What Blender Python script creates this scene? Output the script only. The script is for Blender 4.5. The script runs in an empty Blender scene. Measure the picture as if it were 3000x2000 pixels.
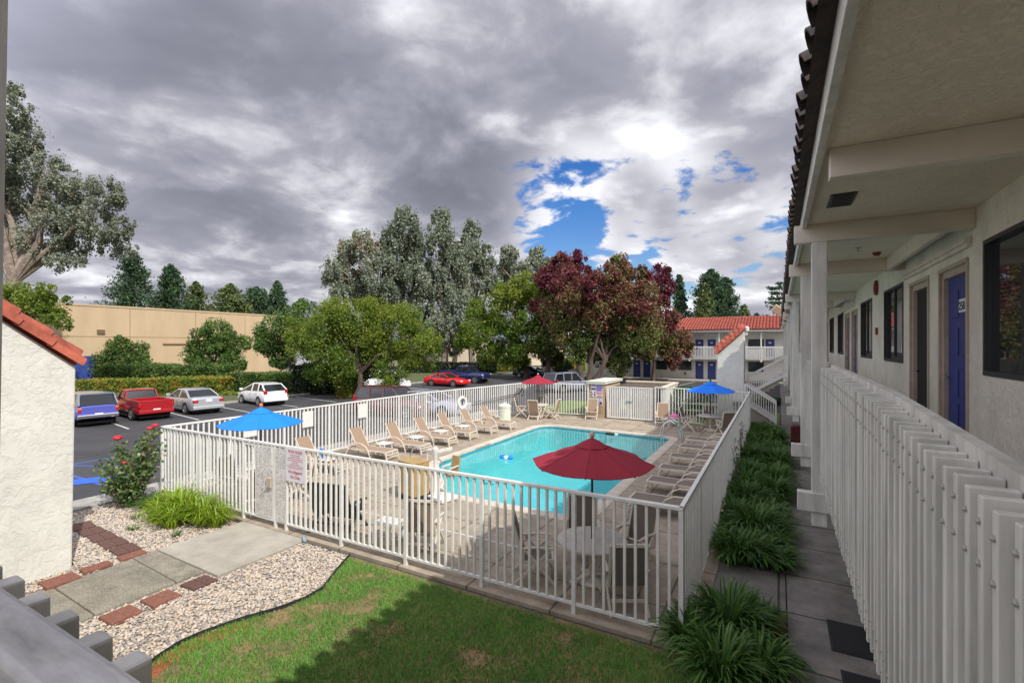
import bpy, math, random
import numpy as np
from mathutils import Vector, Matrix, Euler
R = math.radians
PI = math.pi
random.seed(7); rng = np.random.default_rng(7)
scene = bpy.context.scene
COL = scene.collection

# ------------------------------------------------------------------ camera
CAMH = 4.1; YAW = R(29); FPX = 1105.0
cam = bpy.data.objects.new('camera', bpy.data.cameras.new('camera')); COL.objects.link(cam)
cam.location = (0, 0, CAMH); cam.rotation_euler = (R(90), 0, YAW)
cam.data.sensor_width = 36; cam.data.lens = 36*FPX/2352; cam.data.shift_y = 8/2352
cam.data.clip_start = .03; cam.data.clip_end = 3000
scene.camera = cam

def bearing(u, d):
    """world x, y at distance d along the view bearing of photo column u"""
    a = (u-1176)/FPX*d
    return (a*math.cos(YAW)-d*math.sin(YAW), d*math.cos(YAW)+a*math.sin(YAW))
def hgt(v, d): return CAMH+(792-v)/FPX*d

# ------------------------------------------------------------------ mesh builder
class MB:
    def __init__(s): s.v = []; s.f = []
    def add(s, vs, fs):
        n = len(s.v); s.v += [tuple(p) for p in vs]; s.f += [tuple(i+n for i in f) for f in fs]; return s
    def box(s, x0, x1, y0, y1, z0, z1):
        v = [(x0,y0,z0),(x1,y0,z0),(x1,y1,z0),(x0,y1,z0),(x0,y0,z1),(x1,y0,z1),(x1,y1,z1),(x0,y1,z1)]
        return s.add(v, [(0,3,2,1),(4,5,6,7),(0,1,5,4),(1,2,6,5),(2,3,7,6),(3,0,4,7)])
    def bar(s, p, q, w=.04, h=None, up=(0,0,1), w2=None):
        h = w if h is None else h
        p = Vector(p); q = Vector(q); d = (q-p)
        if d.length < 1e-6: return s
        d.normalize(); u = Vector(up)
        if abs(d.dot(u)) > .98: u = Vector((0,1,0))
        a = d.cross(u).normalized(); b = a.cross(d).normalized()
        k = 1 if w2 is None else w2/w
        vs = [p+a*sx*w/2+b*sy*h/2 for sx, sy in ((-1,-1),(1,-1),(1,1),(-1,1))] + [q+a*sx*w/2*k+b*sy*h/2*k for sx, sy in ((-1,-1),(1,-1),(1,1),(-1,1))]
        return s.add(vs, [(3,2,1,0),(4,5,6,7),(0,1,5,4),(1,2,6,5),(2,3,7,6),(3,0,4,7)])
    def tube(s, pts, r, n=8, cap=True):
        pts = [Vector(p) for p in pts]; m = len(pts)
        rr = r if isinstance(r, (list, tuple)) else [r]*m
        base = len(s.v); prev = None
        for i, p in enumerate(pts):
            d = (pts[min(i+1,m-1)]-pts[max(i-1,0)])
            d = d.normalized() if d.length > 1e-9 else Vector((0,0,1))
            if prev is None:
                u = Vector((0,0,1)) if abs(d.z) < .9 else Vector((1,0,0))
                a = d.cross(u).normalized()
            else:
                a = (prev-d*prev.dot(d)).normalized()
            prev = a; b = d.cross(a)
            for k in range(n):
                t = 2*PI*k/n
                s.v.append(tuple(p+(a*math.cos(t)+b*math.sin(t))*rr[i]))
        for i in range(m-1):
            for k in range(n):
                k2 = (k+1) % n
                s.f.append((base+i*n+k, base+i*n+k2, base+(i+1)*n+k2, base+(i+1)*n+k))
        if cap:
            s.f.append(tuple(base+k for k in reversed(range(n)))); s.f.append(tuple(base+(m-1)*n+k for k in range(n)))
        return s
    def lathe(s, prof, c=(0,0,0), n=24, axis='z', close=False):
        base = len(s.v); m = len(prof)
        for r, z in prof:
            for k in range(n):
                t = 2*PI*k/n
                p = (r*math.cos(t), r*math.sin(t), z)
                if axis == 'y': p = (p[0], p[2], p[1])
                if axis == 'x': p = (p[2], p[0], p[1])
                s.v.append((p[0]+c[0], p[1]+c[1], p[2]+c[2]))
        for i in range(m-1 if not close else m):
            j = (i+1) % m
            for k in range(n):
                k2 = (k+1) % n
                s.f.append((base+i*n+k, base+i*n+k2, base+j*n+k2, base+j*n+k))
        if not close:
            s.f.append(tuple(base+k for k in reversed(range(n)))); s.f.append(tuple(base+(m-1)*n+k for k in range(n)))
        return s
    def prism(s, poly, z0, z1):
        n = len(poly)
        vs = [(x,y,z0) for x, y in poly]+[(x,y,z1) for x, y in poly]
        fs = [tuple(reversed(range(n))), tuple(range(n,2*n))]+[(i,(i+1)%n,n+(i+1)%n,n+i) for i in range(n)]
        return s.add(vs, fs)
    def sheet(s, poly, z):
        return s.add([(x,y,z) for x, y in poly], [tuple(range(len(poly)))])
    def loft(s, rings, cap=True):
        n = len(rings[0]); base = len(s.v)
        for r_ in rings: s.v += [tuple(p) for p in r_]
        for i in range(len(rings)-1):
            for k in range(n):
                k2 = (k+1) % n
                s.f.append((base+i*n+k, base+i*n+k2, base+(i+1)*n+k2, base+(i+1)*n+k))
        if cap:
            s.f.append(tuple(base+k for k in reversed(range(n)))); m = len(rings)-1
            s.f.append(tuple(base+m*n+k for k in range(n)))
        return s
    def xf(s, M, start=0):
        s.v[start:] = [tuple(M @ Vector(p)) for p in s.v[start:]]; return s
    def build(s, name, mat, parent=None, smooth=False, bevel=0, loc=None):
        me = bpy.data.meshes.new(name); me.from_pydata(s.v, [], s.f); me.update()
        if mat is not None: me.materials.append(mat)
        if smooth:
            me.shade_smooth()
            me.set_sharp_from_angle(angle=R(40)) if hasattr(me, 'set_sharp_from_angle') else None
        o = bpy.data.objects.new(name, me); COL.objects.link(o)
        if parent is not None: o.parent = parent
        if loc: o.location = loc
        if bevel:
            b = o.modifiers.new('bevel', 'BEVEL'); b.width = bevel; b.segments = 2; b.limit_method = 'ANGLE'
        return o

def tag(o, label=None, cat=None, group=None, kind=None):
    if label: o['label'] = label
    if cat: o['category'] = cat
    if group: o['group'] = group
    if kind: o['kind'] = kind
    return o
def thing(name, label, cat, loc=(0,0,0), rz=0, group=None):
    o = bpy.data.objects.new(name, None); COL.objects.link(o); o.location = loc; o.rotation_euler = (0,0,rz)
    o.empty_display_size = .1
    return tag(o, label, cat, group)
def copy_tree(o, loc=None, rz=None, label=None, group=None, parent=None, scale=None):
    c = o.copy(); COL.objects.link(c)
    if parent is not None: c.parent = parent
    for ch in list(o.children): copy_tree(ch, parent=c)
    if loc is not None: c.location = loc
    if rz is not None: c.rotation_euler = (0,0,rz)
    if label: c['label'] = label
    if group: c['group'] = group
    if scale: c.scale = scale
    return c
def struct(o, label=None): o['kind'] = 'structure'; return o

# ------------------------------------------------------------------ materials
def newmat(name):
    m = bpy.data.materials.new(name); m.use_nodes = True; nt = m.node_tree
    return m, nt, nt.nodes['Principled BSDF']
def N(nt, t, **kw):
    n = nt.nodes.new(t)
    for k, v in kw.items():
        if k in n.inputs: n.inputs[k].default_value = v
        else: setattr(n, k, v)
    return n
def mat(name, col, rough=.6, metal=0, noise=0, nscale=8, bump=0, bscale=60, bdist=.01, col2=None, spec=.5, coat=0, detail=5, stretch=None, grain=0, gscale=110):
    m, nt, b = newmat(name); L = nt.links
    b.inputs['Roughness'].default_value = rough; b.inputs['Metallic'].default_value = metal
    b.inputs['Specular IOR Level'].default_value = spec
    if coat: b.inputs['Coat Weight'].default_value = coat; b.inputs['Coat Roughness'].default_value = .05
    b.inputs['Base Color'].default_value = (*col, 1)
    tc = N(nt, 'ShaderNodeTexCoord')
    src = tc.outputs['Object']
    if stretch:
        mp = N(nt, 'ShaderNodeMapping'); mp.inputs['Scale'].default_value = stretch
        L.new(src, mp.inputs[0]); src = mp.outputs[0]
    if noise or col2:
        n = N(nt, 'ShaderNodeTexNoise', Scale=nscale, Detail=detail, Roughness=.65)
        L.new(src, n.inputs['Vector'])
        r = N(nt, 'ShaderNodeValToRGB')
        c2 = col2 if col2 else tuple(c*(1-noise) for c in col)
        r.color_ramp.elements[0].position = .35; r.color_ramp.elements[1].position = .68
        r.color_ramp.elements[0].color = (*c2, 1); r.color_ramp.elements[1].color = (*col, 1)
        L.new(n.outputs['Fac'], r.inputs[0]); L.new(r.outputs[0], b.inputs['Base Color'])
    if grain:
        g = N(nt, 'ShaderNodeTexNoise', Scale=gscale, Detail=3, Roughness=.7); L.new(src, g.inputs['Vector'])
        gr = N(nt, 'ShaderNodeMapRange'); gr.inputs['From Min'].default_value = .38; gr.inputs['From Max'].default_value = .60; gr.inputs['To Min'].default_value = 1-grain
        L.new(g.outputs['Fac'], gr.inputs['Value'])
        mg = N(nt, 'ShaderNodeMix', data_type='RGBA', blend_type='MULTIPLY'); mg.inputs[0].default_value = 1
        lk = b.inputs['Base Color'].links
        if lk: L.new(lk[0].from_socket, mg.inputs[6])
        else: mg.inputs[6].default_value = (*col, 1)
        L.new(gr.outputs[0], mg.inputs[7]); L.new(mg.outputs[2], b.inputs['Base Color'])
    if bump:
        n2 = N(nt, 'ShaderNodeTexNoise', Scale=bscale, Detail=6, Roughness=.6)
        L.new(src, n2.inputs['Vector'])
        bp = N(nt, 'ShaderNodeBump', Strength=bump, Distance=bdist)
        L.new(n2.outputs['Fac'], bp.inputs['Height']); L.new(bp.outputs[0], b.inputs['Normal'])
    return m

def stucco(name, col, scale=9, strength=.8, dist=.02, dirt=.25):
    """skip-trowel stucco: flattened ridges over a fine grain, with faint staining"""
    m, nt, b = newmat(name); L = nt.links
    b.inputs['Roughness'].default_value = .9; b.inputs['Specular IOR Level'].default_value = .2
    tc = N(nt, 'ShaderNodeTexCoord')
    dn = N(nt, 'ShaderNodeTexNoise', Scale=scale*.35, Detail=2)
    L.new(tc.outputs['Object'], dn.inputs['Vector'])
    mx = N(nt, 'ShaderNodeMix', data_type='VECTOR'); mx.inputs[0].default_value = .12
    L.new(tc.outputs['Object'], mx.inputs[4]); L.new(dn.outputs['Color'], mx.inputs[5])
    n1 = N(nt, 'ShaderNodeTexNoise', Scale=scale, Detail=6, Roughness=.68, Distortion=.45)
    L.new(mx.outputs[1], n1.inputs['Vector'])
    rp = N(nt, 'ShaderNodeValToRGB'); rp.color_ramp.elements[0].position = .38; rp.color_ramp.elements[1].position = .52
    L.new(n1.outputs['Fac'], rp.inputs[0])
    n2 = N(nt, 'ShaderNodeTexNoise', Scale=scale*14, Detail=4)
    L.new(tc.outputs['Object'], n2.inputs['Vector'])
    ad = N(nt, 'ShaderNodeMath', operation='MULTIPLY_ADD'); ad.inputs[1].default_value = .18
    L.new(n2.outputs['Fac'], ad.inputs[0]); L.new(rp.outputs[0], ad.inputs[2])
    bp = N(nt, 'ShaderNodeBump', Strength=strength, Distance=dist)
    L.new(ad.outputs[0], bp.inputs['Height']); L.new(bp.outputs[0], b.inputs['Normal'])
    n3 = N(nt, 'ShaderNodeTexNoise', Scale=.9, Detail=6, Roughness=.7)
    L.new(tc.outputs['Object'], n3.inputs['Vector'])
    r2 = N(nt, 'ShaderNodeValToRGB'); r2.color_ramp.elements[0].position = .35; r2.color_ramp.elements[1].position = .6
    r2.color_ramp.elements[0].color = (*(c*(1-dirt) for c in col), 1); r2.color_ramp.elements[1].color = (*col, 1)
    L.new(n3.outputs['Fac'], r2.inputs[0]); L.new(r2.outputs[0], b.inputs['Base Color'])
    return m

def foliage(name, cols, trans=.25, rough=.55):
    """leaf material, colour chosen along a ramp by the per-leaf 'tint' attribute"""
    m, nt, b = newmat(name); L = nt.links
    at = N(nt, 'ShaderNodeAttribute'); at.attribute_name = 'tint'
    rp = N(nt, 'ShaderNodeValToRGB'); el = rp.color_ramp.elements
    while len(el) < len(cols): el.new(.5)
    for i, c in enumerate(cols): el[i].position = i/(len(cols)-1); el[i].color = (*c, 1)
    L.new(at.outputs['Fac'], rp.inputs[0]); L.new(rp.outputs[0], b.inputs['Base Color'])
    b.inputs['Roughness'].default_value = rough; b.inputs['Specular IOR Level'].default_value = .3
    tr = N(nt, 'ShaderNodeBsdfTranslucent'); L.new(rp.outputs[0], tr.inputs[0])
    mx = N(nt, 'ShaderNodeMixShader'); mx.inputs[0].default_value = trans
    L.new(b.outputs[0], mx.inputs[1]); L.new(tr.outputs[0], mx.inputs[2])
    L.new(mx.outputs[0], nt.nodes['Material Output'].inputs[0])
    return m

def joints(name, col, col2, joint, bw, bh, mortar=.012, offset=.5, rough=.85, rot=0, bump=.3, nscale=2.5, bdist=.01, rowvar=.12):
    """paving or masonry with real unit size; object coordinates in metres"""
    m, nt, b = newmat(name); L = nt.links
    b.inputs['Roughness'].default_value = rough; b.inputs['Specular IOR Level'].default_value = .25
    tc = N(nt, 'ShaderNodeTexCoord'); mp = N(nt, 'ShaderNodeMapping'); mp.inputs['Rotation'].default_value = rot if isinstance(rot, tuple) else (0,0,rot)
    L.new(tc.outputs['Object'], mp.inputs[0])
    br = N(nt, 'ShaderNodeTexBrick', offset=offset); br.inputs['Scale'].default_value = 1
    br.inputs['Brick Width'].default_value = bw; br.inputs['Row Height'].default_value = bh; br.inputs['Mortar Size'].default_value = mortar
    br.inputs['Color1'].default_value = (1,1,1,1); v = 1-rowvar; br.inputs['Color2'].default_value = (v,v,v,1); br.inputs['Mortar'].default_value = (*joint,1)
    L.new(mp.outputs[0], br.inputs['Vector'])
    n = N(nt, 'ShaderNodeTexNoise', Scale=nscale, Detail=8, Roughness=.7); L.new(tc.outputs['Object'], n.inputs['Vector'])
    r = N(nt, 'ShaderNodeValToRGB'); r.color_ramp.elements[0].position = .3; r.color_ramp.elements[1].position = .7
    r.color_ramp.elements[0].color = (*col2,1); r.color_ramp.elements[1].color = (*col,1); L.new(n.outputs['Fac'], r.inputs[0])
    mx = N(nt, 'ShaderNodeMix', data_type='RGBA', blend_type='MULTIPLY'); mx.inputs[0].default_value = 1
    L.new(r.outputs[0], mx.inputs[6]); L.new(br.outputs['Color'], mx.inputs[7]); L.new(mx.outputs[2], b.inputs['Base Color'])
    n2 = N(nt, 'ShaderNodeTexNoise', Scale=90, Detail=4); L.new(tc.outputs['Object'], n2.inputs['Vector'])
    sb = N(nt, 'ShaderNodeMath', operation='MULTIPLY_ADD'); sb.inputs[1].default_value = -1.5
    L.new(br.outputs['Fac'], sb.inputs[0]); L.new(n2.outputs['Fac'], sb.inputs[2])
    bp = N(nt, 'ShaderNodeBump', Strength=bump, Distance=bdist); L.new(sb.outputs[0], bp.inputs['Height']); L.new(bp.outputs[0], b.inputs['Normal'])
    return m

def glass(name, col=(.02,.022,.025), rough=.02):
    m = mat(name, col, rough, spec=.8); return m

M = {}
M['stucco'] = stucco('cream_stucco', (.67,.66,.59), 10, .5, .012, .16)
M['stucco_wall'] = stucco('corridor_stucco', (.84,.79,.67), 20, .6, .014, .22)
M['stucco_soffit'] = stucco('soffit_stucco', (.83,.755,.61), 22, .55, .018, .10)
M['stucco_far'] = stucco('far_stucco', (.76,.74,.68), 12, .2, .01, .08)
M['tan'] = mat('tan_panel', (.54,.40,.25), .9, noise=.14, nscale=.5, stretch=(1,1,.25), bump=.1, bscale=8)
M['white'] = mat('white_paint', (.74,.72,.65), .55, noise=.10, nscale=5, bump=.05, bscale=50)
M['white_wood'] = mat('painted_wood', (.72,.70,.63), .55, noise=.36, nscale=5, bump=.25, bscale=40, bdist=.004, stretch=(1,1,.15))
M['beam'] = mat('painted_beam', (.73,.66,.56), .6, noise=.2, nscale=3, bump=.2, bscale=30, bdist=.004, stretch=(.3,1,1))
M['grey_wood'] = mat('weathered_cap', (.74,.73,.70), .75, col2=(.30,.29,.28), nscale=6, bump=.5, bscale=25, bdist=.004, stretch=(.4,1.6,1))
M['white_clean'] = mat('white_steel', (.74,.73,.675), .45, noise=.14, nscale=6)
M['beige'] = mat('beige_resin', (.62,.545,.44), .45, noise=.06)
M['sling'] = mat('tan_sling', (.31,.22,.15), .85, bump=.3, bscale=300, bdist=.002, noise=.15, nscale=30)
M['sling_dark'] = mat('brown_sling', (.19,.155,.12), .85, bump=.3, bscale=300, bdist=.002, noise=.15, nscale=30)
M['table'] = mat('table_top', (.62,.57,.50), .5, noise=.22, nscale=6)
M['asphalt'] = mat('asphalt', (.070,.068,.070), .85, grain=.4, gscale=30, col2=(.036,.036,.038), nscale=.5, bump=.4, bscale=180, bdist=.005, detail=10)
M['line'] = mat('line_paint', (.62,.61,.58), .8, col2=(.35,.34,.33), nscale=14)
M['blue_paint'] = mat('blue_paint', (.02,.12,.62), .6, noise=.25, nscale=10)
M['blue_line'] = mat('blue_line', (.04,.12,.45), .8, col2=(.05,.07,.2), nscale=14)
M['deck'] = joints('deck_concrete', (.44,.37,.275), (.23,.185,.14), (.38,.35,.32), 1.55, 1.55, .018, 0, bump=.35)
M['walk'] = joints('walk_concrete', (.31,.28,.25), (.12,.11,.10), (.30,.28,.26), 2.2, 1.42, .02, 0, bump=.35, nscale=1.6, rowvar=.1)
M['concrete'] = mat('concrete', (.44,.40,.33), .9, col2=(.30,.275,.225), grain=.2, gscale=50, nscale=1.8, bump=.3, bscale=120, bdist=.004, detail=10)
M['aggregate'] = mat('aggregate_concrete', (.38,.34,.26), .9, col2=(.22,.20,.155), grain=.5, gscale=45, nscale=2.2, bump=.8, bscale=140, bdist=.006, detail=12)
M['kerb'] = mat('kerb_concrete', (.42,.40,.36), .9, grain=.2, noise=.35, nscale=3, bump=.2)
M['soil'] = mat('bare_soil', (.20,.11,.055), .95, col2=(.10,.055,.03), nscale=7, bump=.8, bscale=50, bdist=.02)
M['lawn_soil'] = mat('lawn_soil', (.08,.10,.035), .95, col2=(.30,.19,.09), nscale=1.6, bump=.8, bscale=50, bdist=.02)
M['earth'] = mat('dry_ground', (.20,.17,.11), .95, col2=(.10,.12,.05), nscale=.15, bump=.3, bscale=3)
M['coping'] = joints('pool_coping', (.62,.55,.45), (.50,.43,.35), (.6,.57,.55), .35, .35, .008, 0, bump=.15)
M['plaster'] = mat('pool_plaster', (.36,.63,.62), .6, noise=.06, nscale=1.2)
M['tile_blue'] = joints('waterline_tile', (.18,.50,.58), (.12,.40,.50), (.8,.8,.8), .15, .15, .008, 0, rough=.2, bump=.05)
M['tile_clay'] = mat('clay_tile', (.50,.12,.06), .75, col2=(.22,.05,.03), nscale=2.5, bump=.3, bscale=60, bdist=.005)
M['tile_far'] = mat('clay_tile_far', (.44,.105,.07), .75, col2=(.28,.065,.045), nscale=1.5)
M['tile_old'] = mat('weathered_clay_tile', (.075,.045,.035), .9, col2=(.018,.017,.017), nscale=6, bump=.5, bscale=40)
M['brick_red'] = mat('paver_brick', (.31,.125,.085), .9, grain=.4, gscale=40, noise=.35, nscale=12, bump=.5, bscale=90, bdist=.006)
M['brick_dark'] = mat('paver_brick_dark', (.17,.085,.065), .9, grain=.4, gscale=40, noise=.4, nscale=16, bump=.6, bscale=60, bdist=.008)
M['brick_tan'] = joints('tan_brickwork', (.50,.38,.25), (.38,.28,.18), (.9,.88,.84), .40, .20, .012, .5, rot=(R(90),0,0), bump=.4, nscale=4)
M['glass'] = glass('window_glass')
M['glass_far'] = glass('far_window_glass', (.03,.035,.04), .08)
M['car_glass'] = glass('car_glass', (.012,.015,.016), .03)
M['frame_dark'] = mat('dark_aluminium', (.035,.035,.035), .45)
M['door_blue'] = mat('blue_door', (.030,.048,.23), .5, noise=.15, nscale=2, bump=.05)
M['door_trim'] = mat('tan_trim', (.47,.39,.30), .6, noise=.2, nscale=6)
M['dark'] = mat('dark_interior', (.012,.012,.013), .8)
M['black'] = mat('black_plastic', (.015,.015,.016), .5)
M['tyre'] = mat('tyre_rubber', (.02,.02,.02), .85)
M['chrome'] = mat('chrome', (.75,.75,.76), .15, 1)
M['alloy'] = mat('alloy_wheel', (.55,.56,.58), .3, .8)
M['steel'] = mat('stainless', (.62,.62,.62), .2, 1)
M['bolt'] = mat('bolt_head', (.45,.44,.40), .4, .6)
M['red_umb'] = mat('crimson_canvas', (.27,.010,.026), .85, noise=.06, bump=.1, bscale=250, bdist=.002)
M['blue_umb'] = mat('blue_canvas', (.003,.19,.82), .8, noise=.05, bump=.1, bscale=250, bdist=.002)
M['pole'] = mat('bronze_pole', (.045,.03,.022), .4)
M['bark'] = mat('bark', (.13,.095,.07), .95, col2=(.055,.04,.03), nscale=5, bump=.8, bscale=12, bdist=.04, stretch=(1,1,.25))
M['bark_pale'] = mat('pale_bark', (.30,.26,.22), .9, col2=(.16,.11,.08), nscale=3, bump=.4, bscale=10, bdist=.03)
M['red_plastic'] = mat('red_alarm', (.20,.018,.012), .35)
M['amber'] = mat('amber_vinyl', (.42,.28,.11), .6, noise=.25, nscale=5)
M['sign_white'] = mat('sign_board', (.66,.66,.68), .5, noise=.06)
M['sign_red'] = mat('sign_red', (.42,.05,.09), .6)
M['sign_blue'] = mat('sign_blue', (.10,.07,.42), .6)
M['sign_black'] = mat('sign_navy', (.02,.02,.09), .6)
M['plate'] = mat('number_plate', (.72,.74,.76), .4)
M['tail'] = mat('tail_lens', (.40,.01,.012), .25, coat=.5)
M['amber_lens'] = mat('amber_lens', (.75,.20,.02), .25)
M['head'] = mat('head_lens', (.65,.66,.68), .12)
M['pink'] = mat('pink_towel', (.80,.22,.42), .9)
M['orange'] = mat('orange_finial', (.75,.19,.05), .5)
M['wood_ball'] = mat('wooden_ball', (.52,.36,.24), .6)
M['pale_green'] = mat('pale_roof_panel', (.62,.64,.52), .7, noise=.1)
M['leaf_bench'] = mat('pale_bench', (.42,.50,.25), .7, noise=.2)
M['edging'] = mat('black_edging', (.02,.02,.022), .6)
M['grey_paint'] = mat('grey_panel', (.42,.40,.47), .8, noise=.1, nscale=.5)
M['cream_far'] = mat('cream_warehouse', (.66,.55,.42), .9, noise=.1, nscale=.3)
M['dark_blue_dock'] = mat('blue_dock', (.03,.07,.30), .7, noise=.5, nscale=3)
M['curtain'] = mat('curtain', (.20,.185,.16), .9, noise=.5, nscale=12, stretch=(1,1,.05))
def paint(name, c, c2=None, rough=.25): return mat(name, c, rough, coat=.8, noise=.03, nscale=2)
M['p_red'] = paint('red_paint', (.33,.008,.012)); M['p_bright'] = paint('bright_red_paint', (.62,.01,.012))
M['p_silver'] = mat('silver_paint', (.50,.52,.54), .28, .4, coat=.7); M['p_white'] = paint('white_car_paint', (.80,.80,.80))
M['p_blue'] = paint('violet_blue_paint', (.085,.10,.40)); M['p_shell'] = paint('grey_shell_paint', (.20,.24,.30))
M['p_navy'] = paint('navy_paint', (.012,.016,.10)); M['p_dark'] = paint('dark_car_paint', (.02,.02,.035)); M['p_maroon'] = paint('maroon_paint', (.10,.008,.015))
M['p_green'] = paint('green_truck_paint', (.06,.30,.20)); M['p_lilac'] = paint('grey_blue_paint', (.34,.36,.46))
# water: clear tinted sheet with Fresnel reflection
m, nt, b = newmat('pool_water_surface'); nt.nodes.remove(b); L = nt.links
tr = N(nt, 'ShaderNodeBsdfTransparent'); tr.inputs[0].default_value = (.54,.91,.95,1)
gl = N(nt, 'ShaderNodeBsdfGlossy', Roughness=.015)
fr = N(nt, 'ShaderNodeFresnel', IOR=1.33)
tc = N(nt, 'ShaderNodeTexCoord'); nz = N(nt, 'ShaderNodeTexNoise', Scale=2.2, Detail=3); L.new(tc.outputs['Object'], nz.inputs['Vector'])
bp = N(nt, 'ShaderNodeBump', Strength=.22, Distance=.03); L.new(nz.outputs['Fac'], bp.inputs['Height'])
L.new(bp.outputs[0], gl.inputs['Normal']); L.new(bp.outputs[0], fr.inputs['Normal'])
mx = N(nt, 'ShaderNodeMixShader'); L.new(fr.outputs[0], mx.inputs[0]); L.new(tr.outputs[0], mx.inputs[1]); L.new(gl.outputs[0], mx.inputs[2])
L.new(mx.outputs[0], nt.nodes['Material Output'].inputs[0]); M['water'] = m
# perforated steel screen of the gate: real holes through alpha
m, nt, b = newmat('perforated_screen'); L = nt.links
b.inputs['Base Color'].default_value = (.62,.60,.56,1); b.inputs['Roughness'].default_value = .5
tc = N(nt, 'ShaderNodeTexCoord'); vo = N(nt, 'ShaderNodeTexVoronoi', Scale=38); L.new(tc.outputs['Object'], vo.inputs['Vector'])
mt = N(nt, 'ShaderNodeMath', operation='GREATER_THAN'); mt.inputs[1].default_value = .42; L.new(vo.outputs['Distance'], mt.inputs[0])
L.new(mt.outputs[0], b.inputs['Alpha']); M['screen'] = m

F = {}
F['green'] = foliage('fresh_green_leaves', [(.05,.10,.014),(.13,.205,.024),(.25,.29,.04)], .38)
F['green2'] = foliage('mid_green_leaves', [(.045,.09,.025),(.09,.165,.035),(.18,.25,.06)], .33)
F['euc'] = foliage('grey_green_leaves', [(.11,.135,.075),(.19,.23,.155),(.285,.325,.245),(.26,.18,.10)], .15)
F['euc_left'] = foliage('olive_grey_leaves', [(.11,.13,.075),(.19,.22,.15),(.28,.31,.235),(.27,.18,.10)], .15)
F['autumn'] = foliage('autumn_leaves', [(.06,.115,.025),(.14,.18,.04),(.22,.14,.065),(.19,.045,.05),(.13,.02,.045)], .25)
F['conifer'] = foliage('conifer_needles', [(.02,.05,.025),(.045,.09,.04),(.08,.14,.05)], .2)
F['conifer2'] = foliage('yellow_conifer_needles', [(.05,.08,.025),(.10,.145,.04),(.17,.20,.07)], .2)
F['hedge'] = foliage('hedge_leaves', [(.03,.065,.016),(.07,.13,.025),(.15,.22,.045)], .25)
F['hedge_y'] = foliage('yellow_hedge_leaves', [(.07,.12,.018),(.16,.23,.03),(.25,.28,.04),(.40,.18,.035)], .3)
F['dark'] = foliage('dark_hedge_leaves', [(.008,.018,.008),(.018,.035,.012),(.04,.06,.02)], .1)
F['lily'] = foliage('strap_leaves', [(.03,.08,.018),(.07,.16,.03),(.16,.28,.06)], .3, .4)
F['lily_y'] = foliage('lime_strap_leaves', [(.12,.20,.012),(.22,.34,.02),(.36,.42,.05)], .35, .4)
F['rose'] = foliage('rose_leaves', [(.04,.10,.025),(.10,.18,.05),(.22,.20,.09)], .2, .4)
F['grass'] = foliage('grass_blades', [(.36,.27,.12),(.065,.19,.03),(.10,.29,.045),(.21,.42,.08)], .3, .5)

# ------------------------------------------------------------------ leaf clouds
def leafmesh(name, C, size, tint, material, parent=None, down=0., flat=.0, aspect=.55, upbias=.25):
    """one mesh of leaf-shaped quads at centres C (n,3)"""
    n = len(C)
    d = rng.normal(size=(n,3)); d[:,2] = d[:,2]*(1-flat) - down
    d /= np.linalg.norm(d, axis=1)[:,None]
    w = rng.normal(size=(n,3)); w[:,2] += upbias
    a = np.cross(d, w); a /= (np.linalg.norm(a, axis=1)[:,None]+1e-9)
    s = (size*rng.uniform(.45,1.55,size=n))[:,None] if np.isscalar(size) else size[:,None]
    V = np.stack([C-d*s*.5, C+a*s*aspect*.5-d*s*.05, C+d*s*.5, C-a*s*aspect*.5-d*s*.05], axis=1).reshape(-1,3)
    me = bpy.data.meshes.new(name)
    me.vertices.add(4*n); me.vertices.foreach_set('co', V.astype(np.float32).ravel())
    me.loops.add(4*n); me.loops.foreach_set('vertex_index', np.arange(4*n, dtype=np.int32))
    me.polygons.add(n); me.polygons.foreach_set('loop_start', np.arange(0,4*n,4,dtype=np.int32)); me.polygons.foreach_set('loop_total', np.full(n,4,dtype=np.int32))
    me.update(calc_edges=True)
    at = me.attributes.new('tint', 'FLOAT', 'FACE'); at.data.foreach_set('value', np.clip(tint,0,1).astype(np.float32))
    me.materials.append(material)
    o = bpy.data.objects.new(name, me); COL.objects.link(o)
    if parent is not None: o.parent = parent
    return o
def ball(n, hollow=.5):
    d = rng.normal(size=(n,3)); d /= np.linalg.norm(d,axis=1)[:,None]
    return d*(rng.uniform(hollow**3,1,size=n)**(1/3))[:,None]
def crown_points(blobs, per, k=16, sub=.34, squash=(1,1,1), drape=0.):
    fill = 16 if drape else 5
    """blobs: (x,y,z,r[,tint]) -> leaf centres grouped in uneven clumps"""
    P = []; T = []
    tot = sum(b[3]**2 for b in blobs)
    for b in blobs:
        x,y,z,r = b[:4]; bt = b[4] if len(b) > 4 else None
        nb = max(20, int(per*r*r/tot)); kk = max(5, int(k*rng.uniform(.8,1.2)))
        cc = ball(kk, .45)*r*.86; 
        for c in cc:
            m_ = max(4, int(nb/kk*rng.uniform(.5,1.5)))
            rr = r*sub*rng.uniform(.6,1.35)
            q = ball(m_, .35)*rr*np.array(squash)
            if drape: q[:,2] -= np.abs(rng.normal(size=m_))*rr*drape
            P.append(q+c+np.array([x,y,z]))
            t0 = (rng.uniform(.15,.85) if bt is None else bt+rng.normal()*.13)
            T.append(t0+rng.normal(size=m_)*.17)
        m_ = nb//fill
        P.append(ball(m_, .2)*r*1.04+np.array([x,y,z])); T.append((.5 if bt is None else bt)+rng.normal(size=m_)*.22)
    return np.concatenate(P), np.concatenate(T)
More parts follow.
